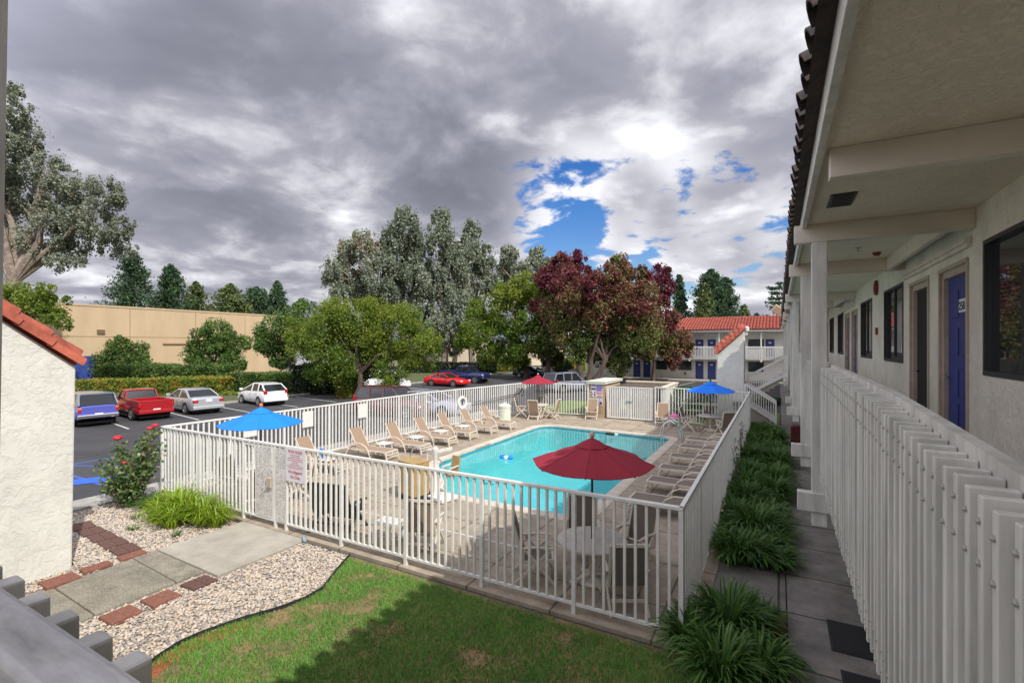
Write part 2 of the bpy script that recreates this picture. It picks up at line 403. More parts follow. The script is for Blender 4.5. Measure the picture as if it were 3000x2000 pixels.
def limbs(mb, base, fork, tips, r0, n=8, wig=.12):
    base = Vector(base); fork = Vector(fork); H = (fork-base).length
    mid = base.lerp(fork,.5)+Vector((random.uniform(-1,1),random.uniform(-1,1),0))*H*.04
    mb.tube([base-Vector((0,0,.3)), base+Vector((0,0,.12*H)), mid, fork], [r0*1.35, r0*1.05, r0*.85, r0*.75], n)
    for t in tips:
        t = Vector(t); d = t-fork; L_ = d.length
        p1 = fork+d*.35+Vector((random.uniform(-1,1),random.uniform(-1,1),random.uniform(0,1)))*L_*wig
        p2 = fork+d*.7+Vector((random.uniform(-1,1),random.uniform(-1,1),random.uniform(-.3,1)))*L_*wig
        mb.tube([fork-Vector((0,0,r0*.3)), p1, p2, t], [r0*.6, r0*.42, r0*.24, r0*.06], 6)
        for _ in range(2):
            q = p2+Vector((random.uniform(-1,1),random.uniform(-1,1),random.uniform(-.4,.4)))*L_*.16
            mb.tube([p1.lerp(p2,random.uniform(.3,.9)), q], [r0*.2, r0*.04], 5)
def tree(name, label, cat, u, d, vb, blobs_px, fmat, leaves, leaf, trunk_r=.2, fork_v=None, group=None, bark='bark', depth=1., z0=0, ntips=6, squash=(1,1,1), drape=0., down=0., stems=1, fork_u=None, k=16, sub=.34, seed=None):
    """blobs_px: (u, v, radius px[, tint]) of the crown's masses seen at distance d; every mass is a full round volume"""
    global rng
    if seed is not None: random.seed(seed); rng = np.random.default_rng(seed)
    bx, by = bearing(u, d)
    t = thing(name, label, cat, (bx, by, z0), 0, group)
    s = d/FPX; blobs = []
    for b in blobs_px:
        if fmat is F['autumn'] and .3 < b[3] < .8: b = (b[0],b[1],b[2],b[3]-.03)
        r = b[2]*s; dd = d+random.uniform(-.5,.5)*r*2*depth
        x, y = bearing(b[0], dd); z = hgt(b[1], dd)
        blobs.append((x-bx, y-by, z-z0, r)+tuple(b[3:4]))
    P, T = crown_points(blobs, leaves, k, sub, squash, drape)
    P = P[P[:,2] > .05]; T = T[:len(P)]
    leafmesh('crown', P, leaf, T, fmat, t, down=down)
    mb = MB()
    fz = hgt(fork_v, d)-z0 if fork_v else min(b[2] for b in blobs)
    cx = sum(b[0] for b in blobs)/len(blobs)*.12; cy = sum(b[1] for b in blobs)/len(blobs)*.12
    bl = sorted(blobs, key=lambda b: -b[3])
    for sidx in range(stems):
        ox = (sidx-(stems-1)/2)*trunk_r*1.3
        tips = [(b[0],b[1],b[2]+b[3]*.3) for b in bl[sidx::stems][:ntips]]
        limbs(mb, (ox, random.uniform(-.2,.2)*trunk_r, 0), (cx+ox*2.2, cy, fz), tips, trunk_r/(stems**.5))
    mb.build('trunk', M[bark], t, smooth=True)
    return t

# ------------------------------------------------------------------ world and sun
sunv = Vector((.90,-.36,1)).normalized()
el = math.asin(sunv.z); az = math.atan2(sunv.x, sunv.y)
sl = bpy.data.lights.new('sun','SUN'); sl.energy = 2.35; sl.angle = R(.6); sl.color = (1,.965,.905)
so = bpy.data.objects.new('sun', sl); COL.objects.link(so); so.rotation_euler = sunv.to_track_quat('Z','Y').to_euler()
w = bpy.data.worlds.new('World'); scene.world = w; w.use_nodes = True; nt = w.node_tree; L = nt.links
bg = nt.nodes['Background']; out = nt.nodes['World Output']
sky = N(nt,'ShaderNodeTexSky', sky_type='NISHITA'); sky.sun_disc = False; sky.sun_elevation = el; sky.sun_rotation = az
hs = N(nt,'ShaderNodeHueSaturation', Hue=.515, Saturation=1.5, Value=1.15); L.new(sky.outputs[0], hs.inputs['Color'])
L.new(hs.outputs[0], bg.inputs[0]); bg.inputs[1].default_value = .062
tc = N(nt,'ShaderNodeTexCoord'); sp = N(nt,'ShaderNodeSeparateXYZ'); L.new(tc.outputs['Generated'], sp.inputs[0])
def mth(op, a, b_=None, c=None):
    n = N(nt,'ShaderNodeMath', operation=op)
    for i, v in enumerate((a,b_,c)):
        if v is None: continue
        if isinstance(v,(int,float)): n.inputs[i].default_value = v
        else: L.new(v, n.inputs[i])
    return n.outputs[0]
zz = mth('ADD', mth('MAXIMUM', sp.outputs[2], 0), .22)
cb = N(nt,'ShaderNodeCombineXYZ'); L.new(mth('DIVIDE', sp.outputs[0], zz), cb.inputs[0]); L.new(mth('DIVIDE', sp.outputs[1], zz), cb.inputs[1])
cb.inputs[2].default_value = 1.7
def noise(scale, detail, rough, dist=0, src=cb.outputs[0], off=None):
    n = N(nt,'ShaderNodeTexNoise', Scale=scale, Detail=detail, Roughness=rough, Distortion=dist)
    if off:
        mp = N(nt,'ShaderNodeMapping'); mp.inputs['Location'].default_value = off; L.new(src, mp.inputs[0]); L.new(mp.outputs[0], n.inputs['Vector'])
    else: L.new(src, n.inputs['Vector'])
    return n.outputs['Fac']
def smooth(v, a, b_):
    n = N(nt,'ShaderNodeMapRange', interpolation_type='SMOOTHSTEP'); L.new(v, n.inputs['Value'])
    n.inputs['From Min'].default_value = a; n.inputs['From Max'].default_value = b_
    return n.outputs['Result']
def near(azd, eld, r0, r1):
    """1 close to the sky direction given by azimuth (deg, left of +Y) and elevation"""
    e = R(eld); a = R(azd); v = Vector((-math.sin(a)*math.cos(e), math.cos(a)*math.cos(e), math.sin(e)))
    nrm = N(nt,'ShaderNodeVectorMath', operation='DOT_PRODUCT'); L.new(tc.outputs['Generated'], nrm.inputs[0]); nrm.inputs[1].default_value = v
    return smooth(nrm.outputs['Value'], math.cos(R(r0)), math.cos(R(r1)))
big = noise(.8, 4, .5, .6, off=(1.3,.4,0)); med = noise(2.1, 7, .52, .5, off=(3.1,1.2,0)); fine = noise(5.5, 8, .55, .25, off=(7,2,4))
# gaps of blue low in the north
tex = mth('ADD', mth('MULTIPLY', med, .68), mth('MULTIPLY', fine, .32))
gap = mth('ADD', mth('MULTIPLY', near(16,11.5,16,3), .145), mth('MULTIPLY', near(2,17,11,3), .11))
gap = mth('ADD', gap, mth('MULTIPLY', near(24,16,9,2), .09))
gap = mth('ADD', gap, mth('MULTIPLY', near(6,8,14,4), .07))
gap = mth('SUBTRACT', gap, mth('MULTIPLY', near(7,12.5,7,2), .16))
gap = mth('SUBTRACT', gap, mth('MULTIPLY', near(14.5,15.5,5.5,1.5), .10))
cl = mth('SUBTRACT', mth('ADD', mth('MULTIPLY', med, .52), mth('MULTIPLY', fine, .48)), gap)
mask = smooth(cl, .295, .36)
# light and dark of the clouds
lum = mth('ADD', mth('ADD', mth('MULTIPLY', big, .40), mth('MULTIPLY', med, .55)), mth('ADD', mth('MULTIPLY', fine, .30), -.105))
for a_,e__,r0,r1,k_ in ((48,19,22,6,-.06),(27,19,18,4,-.030),(10,21,13,3,-.035),(2,22,10,2,-.06),(60,9,16,4,.02),(11,11,20,8,.075),(14,31,13,3,.02),(32,30,12,3,-.03),(36,9,9,2,.05),(24,13,8,2,.03),(40,5,9,3,-.06),(28,9,9,3,-.02),(50,3,14,3,.06),(57,24,9,2,.03),(30,27,9,2,.025)):
    lum = mth('ADD', lum, mth('MULTIPLY', near(a_,e__,r0,r1), k_))
lum = mth('ADD', lum, mth('MULTIPLY', mth('SUBTRACT', 1., smooth(cl, .33, .46)), .06))
rp = N(nt,'ShaderNodeValToRGB'); L.new(lum, rp.inputs[0]); e_ = rp.color_ramp.elements
e_[0].position = .34; e_[0].color = (.085,.087,.112,1); e_[1].position = .70; e_[1].color = (.58,.58,.61,1)
x_ = e_.new(.45); x_.color = (.145,.147,.18,1); x_ = e_.new(.53); x_.color = (.215,.215,.25,1); x_ = e_.new(.60); x_.color = (.35,.35,.38,1)
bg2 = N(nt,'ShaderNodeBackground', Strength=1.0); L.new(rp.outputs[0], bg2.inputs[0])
# unseen sky outside the frame brightened, added fill for the shaded corridor
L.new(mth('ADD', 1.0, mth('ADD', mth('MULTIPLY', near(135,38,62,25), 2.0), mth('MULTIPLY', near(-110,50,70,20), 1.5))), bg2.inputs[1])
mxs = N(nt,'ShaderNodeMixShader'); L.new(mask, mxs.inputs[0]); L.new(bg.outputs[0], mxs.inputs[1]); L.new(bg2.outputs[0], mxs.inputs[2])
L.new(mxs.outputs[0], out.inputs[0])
scene.view_settings.view_transform = 'Standard'; scene.view_settings.look = 'None'; scene.view_settings.exposure = 1.04; scene.view_settings.gamma = 1
scene.cycles.max_bounces = 7; scene.cycles.transparent_max_bounces = 12

# ------------------------------------------------------------------ ground and paving
from mathutils.geometry import tessellate_polygon
def rounded(poly, rads, n=5):
    out = []
    m = len(poly)
    for i in range(m):
        p = Vector(poly[i]); a = Vector(poly[i-1]); b = Vector(poly[(i+1)%m]); r = rads[i] if isinstance(rads, list) else rads
        if r <= 0: out.append(tuple(p)); continue
        da = (a-p).normalized()*r; db = (b-p).normalized()*r
        for k in range(n+1):
            t = k/n; out.append(tuple(((1-t)**2)*(p+da)+2*t*(1-t)*p+(t*t)*(p+db)))
    return out
def offset(poly, d):
    m = len(poly); out = []
    for i in range(m):
        a = Vector(poly[i-1]); p = Vector(poly[i]); b = Vector(poly[(i+1)%m])
        e1 = (p-a); e2 = (b-p)
        if e1.length < 1e-6: e1 = e2
        n1 = Vector((e1.y,-e1.x)).normalized(); n2 = Vector((e2.y,-e2.x)).normalized()
        n_ = (n1+n2); n_ = n_/max(n_.length_squared/2, .3) if n_.length > 1e-6 else n1
        out.append(tuple(p+n_*d))
    return out
def holed(mb, outer, holes, z):
    loops = [[Vector((x,y,0)) for x,y in outer]]+[[Vector((x,y,0)) for x,y in h] for h in holes]
    tris = tessellate_polygon(loops); pts = [v for l in loops for v in l]
    fs = []
    for t in tris:
        a,b,c = (pts[i] for i in t)
        cr = (b-a).cross(c-a).z
        fs.append(t if cr > 0 else tuple(reversed(t)))
    return mb.add([(p.x,p.y,z) for p in pts], fs)
def S(name, mb, m, **k): return struct(mb.build(name, m, **k))

HOLE = [(-14,8),(-14,24.5),(-2,24.5),(-2,8)]
S('ground', holed(MB(), [(-900,-300),(900,-300),(900,1500),(-900,1500)], [HOLE], -.14), M['earth'])
S('parking_lot', holed(MB(), [(-34.2,-20),(14,-20),(14,58.2),(-34.2,58.2)], [HOLE], -.06), M['asphalt'])
# hills on the far horizon
mb = MB(); pts = []
for i in range(61):
    a = R(-70+i*2.6); rr = 900
    pts.append((-math.sin(a)*rr, math.cos(a)*rr, 26+16*math.sin(i*.7)+9*math.sin(i*1.9+1)))
for i in range(60):
    a, b_ = pts[i], pts[i+1]
    mb.add([(a[0]*.8,a[1]*.8,-1),(b_[0]*.8,b_[1]*.8,-1),b_,a,(b_[0]*1.2,b_[1]*1.2,-1),(a[0]*1.2,a[1]*1.2,-1)], [(0,1,2,3),(3,2,4,5)])
S('hills', mb, mat('hill', (.10,.14,.17), 1, noise=.3, nscale=.01))
# painted stall lines
mb = MB()
for i, y in enumerate((5.6, 8.6, 11.6, 14.9, 18.0, 21.2, 24.4)):
    mb.add([(-33.9,y+.9,-.055),(-28.2,y,-.055),(-28.2,y+.11,-.055),(-33.9,y+1.01,-.055)], [(0,1,2,3)])
for x in (-14.5,-11.8,-9.1,-6.4,-3.7,-1.0): mb.add([(x,50.5,-.055),(x+.11,50.5,-.055),(x+.9,57.3,-.055),(x+.78,57.3,-.055)], [(0,1,2,3)])
for x in (-10.5,-7.6,-4.7): mb.add([(x,34.5,-.055),(x+.11,34.5,-.055),(x+.9,40.3,-.055),(x+.78,40.3,-.055)], [(0,1,2,3)])
S('parking_lines', mb, M['line'])
mb = MB(); mb.box(-21.5,-17.6,6.55,6.68,-.06,-.054); mb.box(-21.6,-21.48,3.5,9,-.06,-.0545); 
mb.add([(-21.4,7.0,-.054),(-18.3,8.6,-.054),(-18.3,8.75,-.054),(-21.4,7.15,-.054)],[(0,1,2,3)])
S('accessible_bay_lines', mb, M['blue_line'])
# kerbs and strips
S('left_kerb', MB().box(-34.5,-34.2,-10,29.4,-.2,.07).box(-34.5,-34.2,34.9,58,-.2,.07).box(-34.2,-28.0,29.4,29.6,-.2,.07).box(-28.2,-28.0,29.6,34.7,-.2,.07).box(-34.2,-28.0,34.7,34.9,-.2,.07), M['kerb'], bevel=.02)
S('planted_verge', MB().box(-66,-34.5,-10,70,-.2,.02).box(-34.2,-28.2,29.6,34.7,-.2,.02), mat('ground_cover_soil', (.10,.11,.04), .95, col2=(.05,.065,.02), nscale=1.5, bump=.6))
S('sidewalk', MB().box(-16.15,-15.25,-3,26,-.2,.03).box(-15.25,-15.1,6.7,26,-.2,.03), M['kerb'], bevel=.015)
S('far_sidewalk', MB().box(-34,10,58.2,61.2,-.2,.07), M['concrete'], bevel=.015)
S('back_lawn', MB().box(-14,.05,25.9,33.5,-.2,-.02), mat('back_grass', (.13,.19,.035), .95, col2=(.08,.13,.025), nscale=4, bump=.8, bscale=60))
# pool
POOL = rounded([(-8.15,10.75),(-4.1,10.72),(-4.1,22.05),(-10.62,22.5),(-10.5,13.5)], [.35,.25,.5,1.0,.5])
COP = offset(POOL, .30)
DECK = [(-15.1,6.79),(-.98,6.79),(-.98,25.7),(-5.6,26.35),(-9.4,26.5),(-15.1,26.0)]
mb = MB(); holed(mb, DECK, [list(reversed(COP))], 0)
n = len(DECK)
for i in range(n):
    a, b_ = DECK[i], DECK[(i+1)%n]
    mb.add([(a[0],a[1],-.25),(b_[0],b_[1],-.25),(b_[0],b_[1],0),(a[0],a[1],0)], [(0,1,2,3)])
S('pool_deck', mb, M['deck'])
mb = MB(); n = len(POOL)
PI_ = offset(POOL, -.04)
for i in range(n):
    j = (i+1)%n
    mb.add([(COP[i][0],COP[i][1],.012),(COP[j][0],COP[j][1],.012),(PI_[j][0],PI_[j][1],.018),(PI_[i][0],PI_[i][1],.018),(PI_[j][0],PI_[j][1],-.05),(PI_[i][0],PI_[i][1],-.05),
            (COP[i][0],COP[i][1],-.02),(COP[j][0],COP[j][1],-.02)], [(0,1,2,3),(3,2,4,5),(6,7,1,0)])
S('pool_coping', mb, M['coping'])
mb = MB(); mt = MB()
for i in range(n):
    j = (i+1)%n; a, b_ = POOL[i], POOL[j]
    mb.add([(a[0],a[1],-.20),(b_[0],b_[1],-.20),(b_[0],b_[1],-1.25),(a[0],a[1],-1.25)], [(0,1,2,3)])
    mt.add([(a[0],a[1],-.02),(b_[0],b_[1],-.02),(b_[0],b_[1],-.20),(a[0],a[1],-.20)], [(0,1,2,3)])
holed(mb, POOL, [], -1.25)
mb.box(-8.6,-4.2,10.9,11.5,-1.25,-.55); mb.box(-8.0,-4.2,11.5,12.0,-1.25,-.85)
S('pool_basin', mb, M['plaster']); S('pool_waterline_tiles', mt, M['tile_blue'])
mb = MB(); holed(mb, offset(POOL,.005), [], -.10)
S('pool_water', mb, M['water'])
mb = MB()
for p, q in (((-13.2,8.55),(-4.6,8.6)),((-12.55,8.6),(-12.2,21.8)),((-12.2,21.8),(-10.3,25.2))):
    d = Vector((q[0]-p[0],q[1]-p[1])).normalized(); nn = Vector((-d.y,d.x))*.03
    mb.add([(p[0]-nn.x,p[1]-nn.y,.005),(q[0]-nn.x,q[1]-nn.y,.005),(q[0]+nn.x,q[1]+nn.y,.005),(p[0]+nn.x,p[1]+nn.y,.005)], [(0,1,2,3)])
S('deck_drain_line', mb, M['line'])
# right-hand walk, slab, beds
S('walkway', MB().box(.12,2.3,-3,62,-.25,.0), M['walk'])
S('cross_slab', MB().box(-.98,.10,8.55,10.0,-.25,-.012), M['walk'])
S('planting_bed', MB().box(-.98,.10,10.02,26,-.25,-.03).box(-.98,.10,6.75,8.53,-.25,-.03), M['soil'])
# paths
def slab(name, poly, z, m): return S(name, MB().prism(list(reversed(poly)) if False else poly, -.2, z), m, bevel=.012)
slab('gate_slab', [(-10.92,5.0),(-8.75,4.96),(-8.72,6.78),(-10.92,6.78)], .0, M['concrete'])
slab('path', [(-10.92,4.58),(-9.17,4.49),(-9.15,4.94),(-10.92,4.98)], -.008, M['aggregate'])
slab('path', [(-10.72,3.38),(-9.12,3.34),(-9.16,4.47),(-10.90,4.56)], -.006, M['aggregate'])
slab('path', [(-10.72,.6),(-9.1,.6),(-9.12,3.32),(-10.72,3.36)], -.004, M['aggregate'])
LAWN_EDGE = [(-7.35,6.71),(-7.05,6.1),(-6.75,5.57),(-6.72,5.2),(-6.83,4.8),(-7.05,4.35),(-7.20,3.9),(-7.24,3.6),(-7.18,3.33),(-7.04,3.0),(-6.8,2.4),(-6.3,1.8)]
LAWN = LAWN_EDGE+[(-2,1.2),(.08,1.2),(.08,6.71)]
S('lawn', MB().prism(LAWN, -.2, -.035), M['lawn_soil'])
S('gravel_bed', MB().box(-15.25,-6,.5,6.71,-.2,-.055), mat('gravel_base', (.36,.30,.24), .95, col2=(.20,.17,.15), nscale=60, bump=.8, bscale=90))

def inside(poly, P):
    x, y = P[:,0], P[:,1]; c = np.zeros(len(P), bool); m_ = len(poly)
    for i in range(m_):
        x1,y1 = poly[i]; x2,y2 = poly[(i+1)%m_]
        if y1 == y2: continue
        k = ((y1 > y) != (y2 > y)) & (x < (x2-x1)*(y-y1)/(y2-y1)+x1)
        c ^= k
    return c
# pebbles: river stones lying on the gravel base
def pebbles():
    import itertools
    t_ = (1+5**.5)/2
    V = np.array([(-1,t_,0),(1,t_,0),(-1,-t_,0),(1,-t_,0),(0,-1,t_),(0,1,t_),(0,-1,-t_),(0,1,-t_),(t_,0,-1),(t_,0,1),(-t_,0,-1),(-t_,0,1)])/math.sqrt(1+t_*t_)
    Fc = np.array([(0,11,5),(0,5,1),(0,1,7),(0,7,10),(0,10,11),(1,5,9),(5,11,4),(11,10,2),(10,7,6),(7,1,8),(3,9,4),(3,4,2),(3,2,6),(3,6,8),(3,8,9),(4,9,5),(2,4,11),(6,2,10),(8,6,7),(9,8,1)])
    n0 = 46000
    P = np.stack([rng.uniform(-15.2,-6.6,n0), rng.uniform(1.8,6.7,n0)], 1)
    keep = ~inside(LAWN, P) & ~((P[:,0] > -10.95) & (P[:,0] < -9.1) & (P[:,1] < 5.0)) & ~((P[:,0] > -10.95) & (P[:,0] < -8.7) & (P[:,1] > 4.93)) & ~((P[:,0] < -11.62) & (P[:,1] < 3.8))
    P = P[keep]; n = len(P)
    sc = rng.uniform(.012,.029,n)[:,None]*np.stack([rng.uniform(.9,1.5,n), rng.uniform(.7,1.1,n), rng.uniform(.5,.8,n)],1)
    a = rng.uniform(0,2*PI,n); c, s_ = np.cos(a), np.sin(a)
    W = V[None]*sc[:,None,:]*rng.uniform(.85,1.1,(n,12,1))
    X = W[:,:,0]*c[:,None]-W[:,:,1]*s_[:,None]+P[:,0,None]; Y = W[:,:,0]*s_[:,None]+W[:,:,1]*c[:,None]+P[:,1,None]
    Z = W[:,:,2]-.047+rng.uniform(0,.022,n)[:,None]
    co = np.stack([X,Y,Z],2).reshape(-1,3)
    idx = (Fc[None]+12*np.arange(n)[:,None,None]).reshape(-1)
    me = bpy.data.meshes.new('gravel'); me.vertices.add(len(co)); me.vertices.foreach_set('co', co.astype(np.float32).ravel())
    nf = 20*n; me.loops.add(3*nf); me.loops.foreach_set('vertex_index', idx.astype(np.int32)); me.polygons.add(nf)
    me.polygons.foreach_set('loop_start', np.arange(0,3*nf,3,dtype=np.int32)); me.polygons.foreach_set('loop_total', np.full(nf,3,dtype=np.int32))
    me.update(calc_edges=True)
    at = me.attributes.new('tint','FLOAT','FACE'); at.data.foreach_set('value', np.repeat(rng.uniform(0,1,n),20).astype(np.float32))
    me.materials.append(foliage('pebble_stone', [(.22,.20,.19),(.34,.31,.28),(.44,.34,.24),(.53,.43,.32),(.56,.51,.44),(.42,.34,.27)], 0, .7)); me.shade_smooth()
    o = bpy.data.objects.new('gravel', me); COL.objects.link(o)
    tag(o, 'pale mixed pebbles spread between the concrete path and the lawn', 'gravel', kind='stuff')
pebbles()
def vn(x, y, s=1.):
    return (np.sin(x*2.1*s+1.3)+np.sin(y*2.7*s+.4)+np.sin((x+y)*3.3*s+2.)+np.sin((x-y)*4.9*s+.7)+.7*np.sin(x*9.1*s+y*4.)+.7*np.sin(y*11.*s-x*5.2))/5.4
def grass():
    n0 = 130000
    P = np.stack([rng.uniform(-7.3,.05,n0), rng.uniform(2.2,6.7,n0)],1)
    keep = inside(offset(LAWN,-.03) , P) | inside(LAWN, P)
    P = P[keep]
    v = vn(P[:,0],P[:,1])+.35*vn(P[:,0],P[:,1],3.1)
    bare = np.clip((P[:,0]+3.2)/2.4,0,1)*.55+np.clip(1-np.abs(P[:,0]+6.4)/1.0,0,1)*.35+np.clip((6.2-P[:,1])/3,-.3,.6)*.15
    prob = np.clip(1.35-(v*.95+bare)*1.25, .10, 1)
    near_fence = P[:,1] > 6.58; prob[near_fence] *= .35
    k = rng.uniform(size=len(P)) < prob; P = P[k]; v = v[k]; pr = prob[k]; n = len(P)
    h = rng.uniform(.03,.075,n)*(.55+.45*pr); a = rng.uniform(0,2*PI,n); wd = rng.uniform(.004,.008,n)
    lx = rng.normal(size=n)*.022; ly = rng.normal(size=n)*.022
    dx = np.cos(a)*wd; dy = np.sin(a)*wd; z = np.full(n,-.037)
    b1 = np.stack([P[:,0]-dx,P[:,1]-dy,z],1); b2 = np.stack([P[:,0]+dx,P[:,1]+dy,z],1)
    t1 = np.stack([P[:,0]+lx,P[:,1]+ly,z+h],1)
    co = np.stack([b1,b2,t1],1).reshape(-1,3)
    me = bpy.data.meshes.new('grass'); me.vertices.add(3*n); me.vertices.foreach_set('co', co.astype(np.float32).ravel())
    me.loops.add(3*n); me.loops.foreach_set('vertex_index', np.arange(3*n,dtype=np.int32)); me.polygons.add(n)
    me.polygons.foreach_set('loop_start', np.arange(0,3*n,3,dtype=np.int32)); me.polygons.foreach_set('loop_total', np.full(n,3,dtype=np.int32)); me.update(calc_edges=True)
    t = np.clip(.35+.45*pr-.18*v+rng.normal(size=n)*.2,0,1); dry = rng.uniform(size=n) < (.06+.35*(1-pr)); t[dry] = rng.uniform(0,.15,dry.sum())
    at = me.attributes.new('tint','FLOAT','FACE'); at.data.foreach_set('value', t.astype(np.float32))
    me.materials.append(F['grass']); o = bpy.data.objects.new('grass', me); COL.objects.link(o)
    tag(o, 'patchy green lawn grass with dry brown spots in front of the pool fence', 'grass', kind='stuff')
grass()
# lawn edging strip
mb = MB()
for i in range(len(LAWN_EDGE)-1): mb.bar((*LAWN_EDGE[i],-.01),(*LAWN_EDGE[i+1],-.01),.014,.07)
tag(mb.build('lawn_edging', M['edging']), 'thin black plastic edging curving between the pebbles and the lawn', 'edging')
mb = MB()
for (a,b_) in zip(LAWN_EDGE[5:11],LAWN_EDGE[6:12]):
    mb.add([(a[0]+.02,a[1],-.031),(a[0]+.30,a[1]-.05,-.031),(b_[0]+.30,b_[1]-.05,-.031),(b_[0]+.02,b_[1],-.031)], [(3,2,1,0)])
S('soil_strip', mb, mat('red_mulch', (.40,.10,.035), .95, col2=(.20,.06,.03), nscale=20, bump=.8))
# pavers
def paver(x0,x1,y0,y1,mm,label,grp,rot=0):
    cx,cy = (x0+x1)/2,(y0+y1)/2; hx,hy = (x1-x0)/2,(y1-y0)/2
    mb = MB()
    nx = 3 if mm is M['brick_dark'] else 2
    for i in range(nx):
        for j in range(2):
            g = .004 if mm is M['brick_dark'] else .0016
            mb.box(-hx+2*hx*i/nx+g,-hx+2*hx*(i+1)/nx-g,-hy+hy*j+g,-hy+hy*(j+1)-g,-.05,0)
    o = mb.build('paver', mm, bevel=.004, loc=(cx,cy,.008)); o.rotation_euler = (R(random.uniform(-1,1)),R(random.uniform(-1,1)),rot)
    tag(o,label,'paver',grp)
g1 = 'red pavers edging the concrete path'
for (a,c,t) in ((3.29,3.76,'red paver by the path beside the corner of the stucco wing wall'),(3.85,4.28,'middle red paver on the stucco wall side of the path'),(4.42,4.84,'red paver touching the path on the wall side, next to the dark paver row')):
    paver(-11.2,-10.94 if a>3.8 else -10.78,a,c,M['brick_red'],t,g1,R(-1))
for (a,c,mm,t) in ((3.32,3.73,M['brick_red'],'red paver on the lawn side of the path, nearest the balcony rail'),(3.86,4.28,M['brick_red'],'middle red paver on the lawn side of the path'),(4.45,4.87,M['brick_dark'],'cracked dark red paver beside the corner of the gate slab')):
    paver(-8.97,-8.57,a,c,mm,t,g1,R(2))
for i in range(5):
    paver(-14.1+i*.58,-13.58+i*.58,4.62-i*.03,5.02-i*.03,M['brick_dark'],('dark worn brick paver farthest from the path','second dark worn brick paver from the wall side','middle paver of the dark worn row across the pebbles','fourth dark worn brick paver, one short of the path','dark worn brick paver closest to the path')[i],'dark pavers crossing the pebbles',R(-6))

# ------------------------------------------------------------------ clay tiles
def barrel(mb, p, q, r, up, n=8, lip=1.12):
    """half-round tile from p (high) to q (low)"""
    p = Vector(p); q = Vector(q); d = (q-p).normalized(); a = d.cross(Vector(up)).normalized(); b_ = a.cross(d).normalized()
    if b_.dot(Vector(up)) < 0: b_ = -b_
    rings = []
    for c, rr in ((p,r*.9),(q,r*lip*.95)):
        ring = [c+a*math.cos(PI*k/n)*rr+b_*math.sin(PI*k/n)*rr for k in range(n+1)]
        ring += [c+a*math.cos(PI*k/n)*rr*.82+b_*math.sin(PI*k/n)*rr*.82 for k in range(n,-1,-1)]
        rings.append(ring)
    mb.loft(rings)

# ------------------------------------------------------------------ the motel wing on the right (and its short return on the left)
motel = thing('motel_building', 'cream stucco two storey motel wing with balcony corridor and blue doors, close on the right', 'building', (2.2,0,0))
MX = 2.2
def lx(mb): mb.v = [(x-MX,y,z) for x,y,z in mb.v]; return mb
Y0, Y1 = -4.0, 57.5
cols = [8.3,12.2,19.2,23.1,29.4,33.3,39.6,43.5,49.8,53.7]
doors = []; wins = []
for k in range(5):
    y = 10.25*k
    doors += [(8.5+y,9.78+y),(10.40+y,11.68+y)]; wins += [(12.3+y,14.3+y),(16.0+y,18.0+y)]
wins = [(5.7,7.95)]+wins
wins = [w_ for w_ in wins if w_[1] < 57]
ops = sorted([(a,b_,2.65,5.20) for a,b_ in doors]+[(a,b_,3.73,5.37) for a,b_ in wins])
mb = MB(); y = Y0
for a,b_,z0,z1 in ops:
    mb.box(2.2,2.36,y,a,0,6.0); mb.box(2.2,2.36,a,b_,z1,6.0); mb.box(2.2,2.36,a,b_,0,z0); y = b_
mb.box(2.2,2.36,y,Y1,0,6.0); mb.box(.9,2.2,Y1-.2,Y1,0,5.8)
lx(mb).build('wall', M['stucco_wall'], motel)
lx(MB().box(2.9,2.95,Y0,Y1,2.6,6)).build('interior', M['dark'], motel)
lx(MB().box(.665,2.19,.45,Y1,2.33,2.65)).build('balcony_floor', M['concrete'], motel)
lx(MB().box(.36,2.2,Y0,Y1,5.85,5.93)).build('soffit', M['stucco_soffit'], motel)
lx(MB().box(.295,.358,.15,Y1+.2,5.80,6.03)).build('fascia', M['white_wood'], motel, bevel=.006)
mb = MB(); mb.add([(.19,Y0,6.0),(.19,Y1+.3,6.0),(6.5,Y1+.3,8.3),(6.5,Y0,8.3),(6.5,Y1+.3,5.9),(6.5,Y0,5.9)],[(0,3,2,1),(0,5,3),(1,2,4)])
lx(mb).build('roof', M['tile_old'], motel)
mb = MB(); yy = .35
while yy < Y1+.1:
    j = random.uniform(-.015,.015)
    for s_ in range(3):
        x0 = .17+s_*.42+j; z0 = 5.99+s_*.42*.366
        barrel(mb, (x0+.46,yy,z0+.46*.366+.03),(x0,yy+random.uniform(-.01,.01),z0+.045),.105,(0,0,1),6)
    yy += .30
tl = lx(mb).build('roof_tiles', M['tile_old'], motel, smooth=True)
for i, y in enumerate([5.2]+cols):
    x0 = .40 if i == 0 else .20
    lx(MB().box(x0,2.199,y-.075,y+.075,5.59,5.849)).build('beam', M['beam'], motel, bevel=.008)
    if i:
        lx(MB().box(.42,.61,y-.085+.01,y+.105,1.48,5.589)).build('column', M['white_wood'], motel, bevel=.008)
        lx(MB().box(.24,.66,y-.11,y+.045,1.69,1.96).box(.66,2.19,y-.11,y+.045,1.9,2.329)).build('floor_beam', M['white_wood'], motel, bevel=.008)
for k in range(0,10,2):
    a, b_ = cols[k], cols[k+1]
    lx(MB().box(1.90,1.98,a+.08,b_-.08,5.60,5.848)).build('header', M['beam'], motel, bevel=.006)
    lx(MB().box(2.12,2.199,a+.08,b_-.08,5.44,5.50).box(2.15,2.199,a+.08,b_-.08,5.38,5.44)).build('moulding', M['beam'], motel, bevel=.004)
